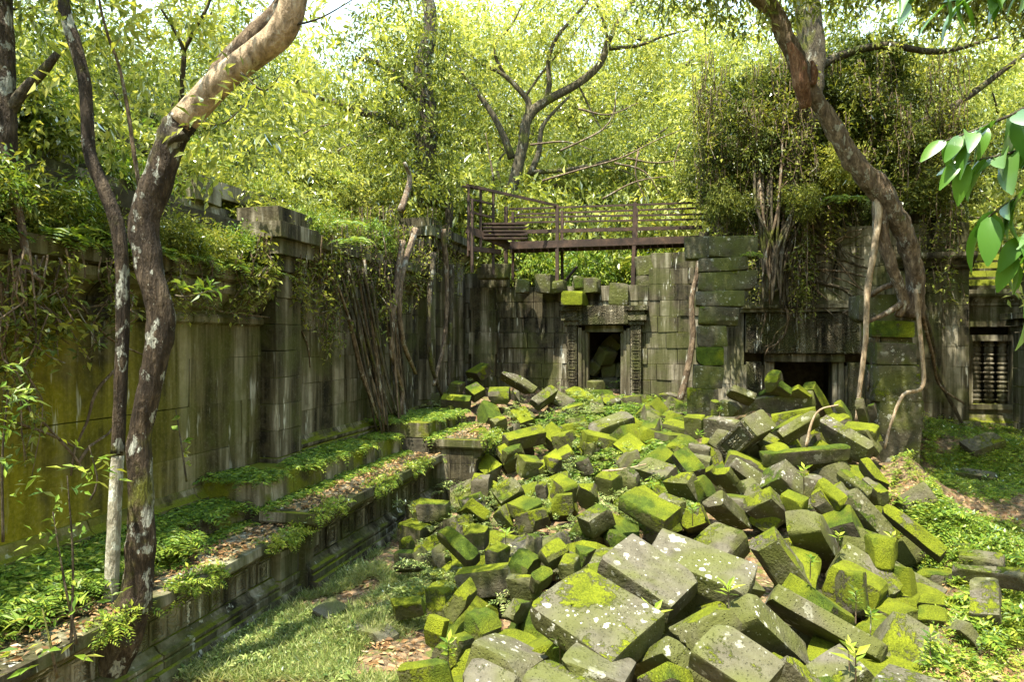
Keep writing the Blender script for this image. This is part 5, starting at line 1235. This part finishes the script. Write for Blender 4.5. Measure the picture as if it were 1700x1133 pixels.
t8 = thing('tower_tree', 'dark upright trunk growing out of the top of the gate tower', 'tree', P(1345, 300, 16.2))
tube_obj('trunk', t8, PT([(1300, 330, 16), (1322, 260, 16), (1340, 180, 16), (1348, 90, 16.2), (1340, 10, 16.3), (1335, -80, 16.5)], 16), [.26, .30, .30, .30, .30, .26], 'bark_dark', 12, .15, .2, 120)
tube_obj('limb', t8, PT([(1345, 120), (1400, 90), (1470, 75), (1560, 85), (1660, 60)], 16.4), [.12, .10, .09, .07, .04], 'bark_dark', 8, .2, .15, 121); tube_obj('limb', t8, PT([(1430, 240), (1500, 215), (1560, 190), (1620, 150), (1700, 90)], 17), [.12, .11, .10, .08, .05], 'bark_dark', 8, .2, .15, 122)
crown_at(t8, [(P(1450, 30, 16.5), 1.3), (P(1560, 40, 17), 1.4), (P(1350, -10, 17), 1.3), (P(1650, 60, 17.5), 1.4), (P(1560, 130, 18), 1.2), (P(1240, 90, 18), 1.3), (P(1190, 160, 19), 1.3)], 9000, .17, 'leaf_bg', 90)
# roots bundled on the tower front and fanning over the pediment
rt = thing('root_bundle', 'thick bundle of aerial roots running down the left of the pediment', 'roots', P(1300, 480, 16.0))
for i in range(26):
    x0 = random.uniform(1245, 1365); x1 = 1290+(x0-1305)*.32+random.uniform(-14, 14); Y = random.uniform(15.5, 16.0)
    tube_obj('root', rt, PT([(x0, random.uniform(180, 300), Y+.5), ((x0*2+x1)/3+random.uniform(-10, 10), 340, Y), (x1+random.uniform(-8, 8), 420, Y), (x1, random.uniform(460, 520), Y)], Y), [.035, .032, .03, .02], random.choice(('bark_root', 'bark_dark', 'bark_dark', 'bark_dark')), 6, .15, .15, 130+i)
fan = [[(1318, 445), (1370, 470), (1420, 495), (1450, 505)], [(1320, 425), (1365, 422), (1405, 430), (1440, 445)], [(1322, 440), (1370, 445), (1440, 460)], [(1318, 450), (1360, 485), (1410, 525)], [(1325, 380), (1365, 410), (1400, 450), (1430, 480)], [(1375, 410), (1400, 395), (1430, 385)], [(1345, 370), (1390, 405), (1420, 440)], [(1300, 470), (1275, 500), (1262, 560)], [(1295, 500), (1310, 530), (1290, 570), (1270, 590)], [(1290, 440), (1265, 460), (1245, 465)], [(1360, 380), (1385, 420), (1370, 470)]]
def gateY(px, out=.05): return (UG-out)/(((px-850)/F)*SN+CS)
rf = random.Random(9)
for i in range(3*len(fan)):
    q = fan[i % len(fan)]; dx, dy = (0, 0) if i < len(fan) else (rf.uniform(-14, 14), rf.uniform(-16, 12))
    pts = []
    for k in range(len(q)-1):
        for f_ in (0, .5):
            x = q[k][0]*(1-f_)+q[k+1][0]*f_+dx+rf.uniform(-4, 4); y = q[k][1]*(1-f_)+q[k+1][1]*f_+dy+rf.uniform(-4, 4); pts.append(P(x, y, gateY(x, .36 if y > 505 else .04)))
    x, y = q[-1][0]+dx, q[-1][1]+dy; pts.append(P(x, y, gateY(x, .36 if y > 505 else .04)))
    r0 = (.055 if i in (0, 1) else .032) if i < len(fan) else rf.uniform(.010, .022)
    tube_obj('root', rt, pts, list(np.linspace(r0, r0*.4, len(pts))), rf.choice(('bark_root', 'bark_dark', 'bark_dark')), 6, .1, .2, 170+i)
# hanging root bundles on the left wall
hr = thing('root_bundle', 'dark bundle of roots hanging down the left wall between the pilasters', 'roots', P(610, 600, 12.3))
def wallY(px, v): return v/(((px-850)/F)*CS-SN)
for i in range(30):
    a = random.uniform(555, 655); b = 645+(a-605)*.5+random.uniform(-14, 20); v = random.uniform(-5.85, -5.5)
    tube_obj('root', hr, [P(a, random.uniform(430, 470), wallY(a, v)), P(a*.65+b*.35, 540, wallY(a*.65+b*.35, v)), P(a*.35+b*.65, 620, wallY(a*.35+b*.65, v)), P(b, random.uniform(670, 725), wallY(b, v+.1))], [.022, .026, .026, .018], random.choice(('bark_dark', 'bark_dark', 'bark_root')), 5, .15, .2, 200+i)
for i, q in enumerate(([(668, 400), (655, 500), (650, 580), (668, 650), (660, 690)], [(690, 380), (665, 470), (668, 560), (690, 620)], [(735, 380), (742, 470), (738, 560), (720, 640)], [(720, 420), (712, 520), (715, 600), (735, 660)], [(750, 440), (748, 540), (745, 640)], [(665, 350), (680, 300), (672, 270)])):
    tube_obj('thick_root', hr, [P(x, y, wallY(x, -5.55)) for x, y in q], list(np.linspace(.07, .04, len(q))), random.choice(('bark_dark', 'bark_root')), 8, .1, .2, 240+i)
cr = thing('wall_creeper', 'bare climbing stems crossing the ochre face of the left wall', 'creeper', P(120, 700, 6.5))
for i, q in enumerate(([(0, 640), (60, 690), (125, 760), (140, 790)], [(195, 610), (160, 650), (145, 700), (125, 745), (118, 790)], [(130, 770), (150, 740), (180, 720), (200, 690)], [(20, 700), (80, 720), (130, 745)], [(290, 490), (360, 515), (430, 525), (490, 530)], [(490, 530), (510, 490), (545, 440)], [(490, 530), (510, 570), (515, 610)], [(30, 540), (100, 520), (200, 500)], [(110, 480), (118, 530), (105, 545)], [(130, 500), (180, 560), (240, 590)])):
    tube_obj('stem', cr, [P(x, y, wallY(x, -5.98)) for x, y in q], list(np.linspace(.018, .010, len(q))), 'bark_root', 5, .1, .1, 260+i)
bwv = thing('wall_creeper', 'pale climbing stem rising between the doorway and the left porch pillar', 'creeper', P(1130, 660, 17.6))
tube_obj('stem', bwv, PT([(1128, 668), (1140, 620), (1150, 560), (1148, 500), (1158, 450), (1160, 410)], 17.0), [.09, .08, .075, .07, .06, .05], 'bark_root', 9, .12, .15, 290)
# fallen twig over the pile
for i, (q, lab) in enumerate((([(1338, 742), (1348, 700), (1362, 680), (1392, 672)], 'dead forked twig standing on the big pale block'), ([(1000, 783), (1040, 778), (1075, 770)], 'dead stick lying across the fern hollow'))):
    Y = ray_hf(q[0][0], q[0][1])-.15; o = tube_obj('dead_twig', None, PT(q, Y), list(np.linspace(.025, .010, len(q))), 'bark_pale', 6, .06, .1, 300+i); tag(o, lab, 'twig')

# ------------------------------------------------------------------ near plants
def big_leaf(L, W):
    n = 7; V = []; Fc = []
    for i in range(n):
        t = i/(n-1); w = W*.5*(math.sin(math.pi*min(1, t*.92+.04))**.75)*(1-.25*t) if 0 < i < n-1 else .004
        z = -.35*L*t*t; V += [(t*L, -w, z+w*.35), (t*L, 0, z), (t*L, w, z+w*.35)]
    for i in range(n-1):
        a = i*3; Fc += [(a, a+1, a+4, a+3), (a+1, a+2, a+5, a+4)]
    return py_mesh('leaf', V, Fc, M['leaf_near'], True)
BL = [big_leaf(.19, .085), big_leaf(.16, .065), big_leaf(.14, .07)]
GT = thing('glossy_leaved_tree', 'young tree reaching large glossy leaves in from the right edge', 'tree', Vector((3.9, 3.5, -.1)))
tube_obj('trunk', GT, [Vector((3.9, 3.5, -.2)), Vector((3.95, 3.55, 1.6)), Vector((3.85, 3.5, 3.2)), Vector((3.9, 3.45, 4.6)), Vector((3.8, 3.5, 6.0))], [.06, .055, .045, .035, .02], 'bark_forest', 10, .1, .12, 77)
crown_at(GT, [(Vector((4.5, 4.4, 7.6)), 1.1), (Vector((5.6, 5.2, 7.8)), 1.2), (Vector((5.0, 3.6, 8.2)), 1.1), (Vector((6.4, 4.4, 8.0)), 1.2), (Vector((4.0, 3.4, 6.6)), .7)], 7000, .15, 'leaf_near', 93, 'crown')  # unseen upper crown added to shade the ground at lower right
def leafy(stems, Y, nl, seed, scale):
    rs = random.Random(seed)
    for k, st in enumerate(stems):
        st = [(2000, st[0][1]-30)]+list(st)
        pts = [P(x, y, Y+.03*i) for i, (x, y) in enumerate(st)]; pts.insert(0, Vector((3.88, 3.5, pts[0].z-.12))); tg = tube_obj('twig', GT, pts, list(np.linspace(.014, .004, len(pts))), 'bark_forest', 6, .04, .08, k)
        for j in range(nl):
            f = 1.2+(j+.7)/nl*(len(pts)-2.21); i = min(int(f), len(pts)-2); p = pts[i].lerp(pts[i+1], f-i); d = (pts[i+1]-pts[i]).normalized()
            sd = Vector((rs.uniform(-1, 1), rs.uniform(-1, .3), rs.uniform(-.7, .3))); ax = (d*.6+sd*.9+Vector((0, 0, -.25))).normalized()
            o = link('leaf', rs.choice(BL), tg, p-GT.location); o.rotation_euler = ax.to_track_quat('X', 'Z').to_euler(); o.rotation_euler.rotate_axis('X', rs.uniform(-.8, .8)); s_ = scale*rs.uniform(.65, 1.25); o.scale = (s_, s_*rs.uniform(.8, 1.15), s_*rs.uniform(.6, 1.6))
leafy([[(1740, 170), (1680, 190), (1620, 215), (1565, 235)], [(1740, 230), (1690, 250), (1640, 262), (1585, 272)], [(1740, 280), (1700, 320), (1660, 345), (1635, 365)], [(1740, 330), (1710, 370), (1690, 410), (1680, 440)]], 3.3, 17, 3, 1.25)
leafy([[(1740, -30), (1680, -20), (1620, -5), (1560, 5)], [(1720, -40), (1640, -30), (1560, -20), (1490, 0)]], 3.6, 16, 4, 1.3)
leafy([[(1760, 430), (1720, 470), (1700, 520)], [(1760, 400), (1725, 420), (1705, 400)]], 3.2, 7, 5, .9)
# seedlings
def seedling_proto(seed, L=.085, n=11, H=.10, W=.34, mat='leaf_near'):
    rs = np.random.default_rng(seed); k = np.arange(n); a = k*2.4; h = H*(.35+.65*k/n)
    pos = np.stack([0*a, 0*a, h], 1); ax = np.stack([np.cos(a), np.sin(a), .35+.5*k/n], 1)
    parts = [leaf_arrays(pos, ax, L*rs.uniform(.7, 1.2, n), L*W, .12, rs)]
    sv, sf = tube([Vector((0, 0, -.08)), Vector((.004, 0, H*.5)), Vector((0, 0, H))], [.005, .004, .003], 4, .1, 0)
    return py_mesh('stem', sv, sf, M['bark_root']), np_mesh('leaves', *join_np(parts), M[mat])
SEED = [seedling_proto(1, mat='leaf_fern'), seedling_proto(2, .12, 8, .11, .30, 'leaf_fern'), seedling_proto(3, .07, 16, .14, .38, 'leaf_fern')]
for i, (px, py, s, lab) in enumerate(((1345, 945, 1.0, 'seedling on the dark face beside the mossy capped block'), (1392, 902, .8, 'seedling behind the leaning yellow green block'), (1420, 1015, 1.1, 'seedling with long leaves before the upright mossy stone'), (1445, 1035, .9, 'small seedling at the foot of the upright mossy stone'), (1085, 1045, 1.2, 'seedling with one tall upright leaf on the moss patched slab'),
                          (955, 1055, 1.4, 'broad leaved seedling below the moss patched slab'), (930, 1085, 1.1, 'drooping seedling left of the plain grey green slab'), (1210, 1000, 1.1, 'seedling between the second speckled slab and the lichened long block'), (1335, 805, 1.4, 'pale seedling on the moss cushion of the right slope'), (1150, 860, 1.1, 'seedling left of the lichen dotted block'), (1480, 905, 1.0, 'seedling beside the long grey backed block'),
                          (1545, 1090, 1.1, 'seedling on the speckled slab in the bottom right'), (1410, 1095, .9, 'seedling at the end of the longest thin beam'), (1420, 1120, 1.2, 'leafy seedling cut by the bottom edge right of centre'), (745, 1105, 1.3, 'round leaved seedling at the bottom left of the pile'), (1500, 845, 1.2, 'seedling at the left foot of the tall right pillar'), (840, 900, 1.0, 'seedling among the yellow blocks left of centre'), (1195, 690, 1.0, 'pale seedling by the squared grey block'), (1160, 730, 1.2, 'seedling beside the small pale block'))):
    Y = ray_hf(px, py); p = P(px, py, Y-.12); plant('seedling', lab, 'seedling', SEED[i % 3], ('stem', 'leaves'), p, s*1.15, group='seedlings among the blocks')
# saplings and herbs in the lower left corner
def sapling(label, base, top, Y, n, L, seed, W=.32, spread=.35):
    rs = np.random.default_rng(seed); b = P(*base, Y); e = P(*top, Y); t = thing('sapling', label, 'sapling', b)
    tube_obj('stem', t, [b, b.lerp(e, .5)+Vector(rs.normal(0, .03, 3)), e], [.010, .008, .004], 'bark_dark', 6, .06, .1, seed)
    pos = []; ax = []
    for k in range(n):
        f = .25+.75*k/n; a = rs.uniform(0, 6.28); p = b.lerp(e, f); d = Vector((math.cos(a), math.sin(a), rs.uniform(-.2, .5)))
        for q in range(4): pos.append(tuple(p+d*spread*(q+1)/4*rs.uniform(.6, 1)*(1.2-.6*f))); ax.append(tuple(d+Vector(rs.normal(0, .5, 3))))
    ls = L*rs.uniform(.6, 1.3, len(pos)); leaf_obj('leaves', t, *leaf_arrays(np.array(pos), np.array(ax), ls, ls*W, .18, rs), 'leaf_fern'); return t
sapling('slim sapling with oval leaves in front of the slender trunk', (118, 1080), (112, 790), 4.9, 14, .085, 1); sapling('second slim sapling just right of the oval leaved one', (128, 1070), (88, 850), 5.0, 12, .08, 2); sapling('low sapling at the bottom left below the roots', (95, 1125), (70, 1010), 4.3, 8, .10, 3)
sapling('sapling with drooping leaves at the left edge', (5, 900), (15, 640), 4.6, 18, .10, 4, .26, .3); sapling('upper sapling with long leaves at the left edge', (-15, 760), (0, 560), 4.4, 16, .10, 5, .24, .25); sapling('small sapling in the middle of the ochre wall foot', (150, 830), (148, 740), 5.6, 8, .11, 6, .3, .25)
sapling('thin leafy stem with heart shaped leaves climbing the left wall', (310, 800), (292, 680), 6.6, 5, .08, 7, .8, .05); sapling('leafy shoot with pale leaves reaching right from the leaning trunk', (290, 490), (360, 480), 6.1, 10, .11, 8, .34, .2)
for i in range(26):
    px, py = random.uniform(-30, 190), random.uniform(880, 1000)
    plant('corner_fern', 'lush fern in the lower left corner of the terrace', 'fern', (FERNS[i % 3],), ('fronds',), uv(random.uniform(3.2, 6.6), random.uniform(-5.9, -5.0), 1.05), random.uniform(.6, 1.0), group='ferns in the lower left corner', tilt=.25)

# bare pale branches in the thicket behind the bridge
db = [[(900, 300), (960, 282), (1030, 262), (1090, 232), (1130, 215)], [(1020, 270), (1070, 285), (1100, 330)], [(930, 250), (1000, 215), (1020, 180), (1022, 150)], [(1040, 262), (1090, 270), (1150, 262)], [(1060, 250), (1055, 290), (1075, 340)], [(880, 240), (940, 235), (985, 250)], [(1000, 330), (1060, 300), (1140, 290)], [(960, 180), (1010, 190), (1060, 170)], [(1150, 330), (1120, 280), (1130, 230)], [(1600, 360), (1650, 365), (1700, 380)], [(1590, 300), (1640, 330), (1670, 380)], [(820, 300), (812, 255), (806, 220)], [(560, 250), (600, 230), (650, 215)], [(470, 240), (530, 210), (600, 200)]]
dt = thing('dead_branches', 'bare pale branches tangled in the thicket behind the footbridge', 'branches', P(1000, 300, 21.5))
for i, q in enumerate(db): tube_obj('branch', dt, PT(q, 20.6 if 800 < q[0][0] < 1500 else 19.5), list(np.linspace(.034, .010, len(q))), 'bark_root', 6, .2, .2, 320+i)
# tell look-alikes apart by their order from the left
ORD = ['leftmost', 'second', 'third', 'fourth', 'fifth', 'sixth', 'seventh', 'eighth', 'ninth', 'tenth', 'eleventh', 'twelfth', 'thirteenth', 'fourteenth', 'fifteenth', 'sixteenth', 'seventeenth', 'eighteenth', 'nineteenth', 'twentieth']
bpy.context.view_layer.update()
seen = {}
for o in C.objects:
    if o.parent is None and 'label' in o and o.get('kind') != 'stuff': seen.setdefault(o['label'], []).append(o)
for lab, os_ in seen.items():
    if 1 < len(os_) <= 20 and len(lab.split()) <= 12:
        for k, o in enumerate(sorted(os_, key=lambda q: q.location.x/max(q.location.y, .1))): o['label'] = lab + (', leftmost one' if k == 0 else ', rightmost one' if k == len(os_)-1 else f', {ORD[k]} from the left')
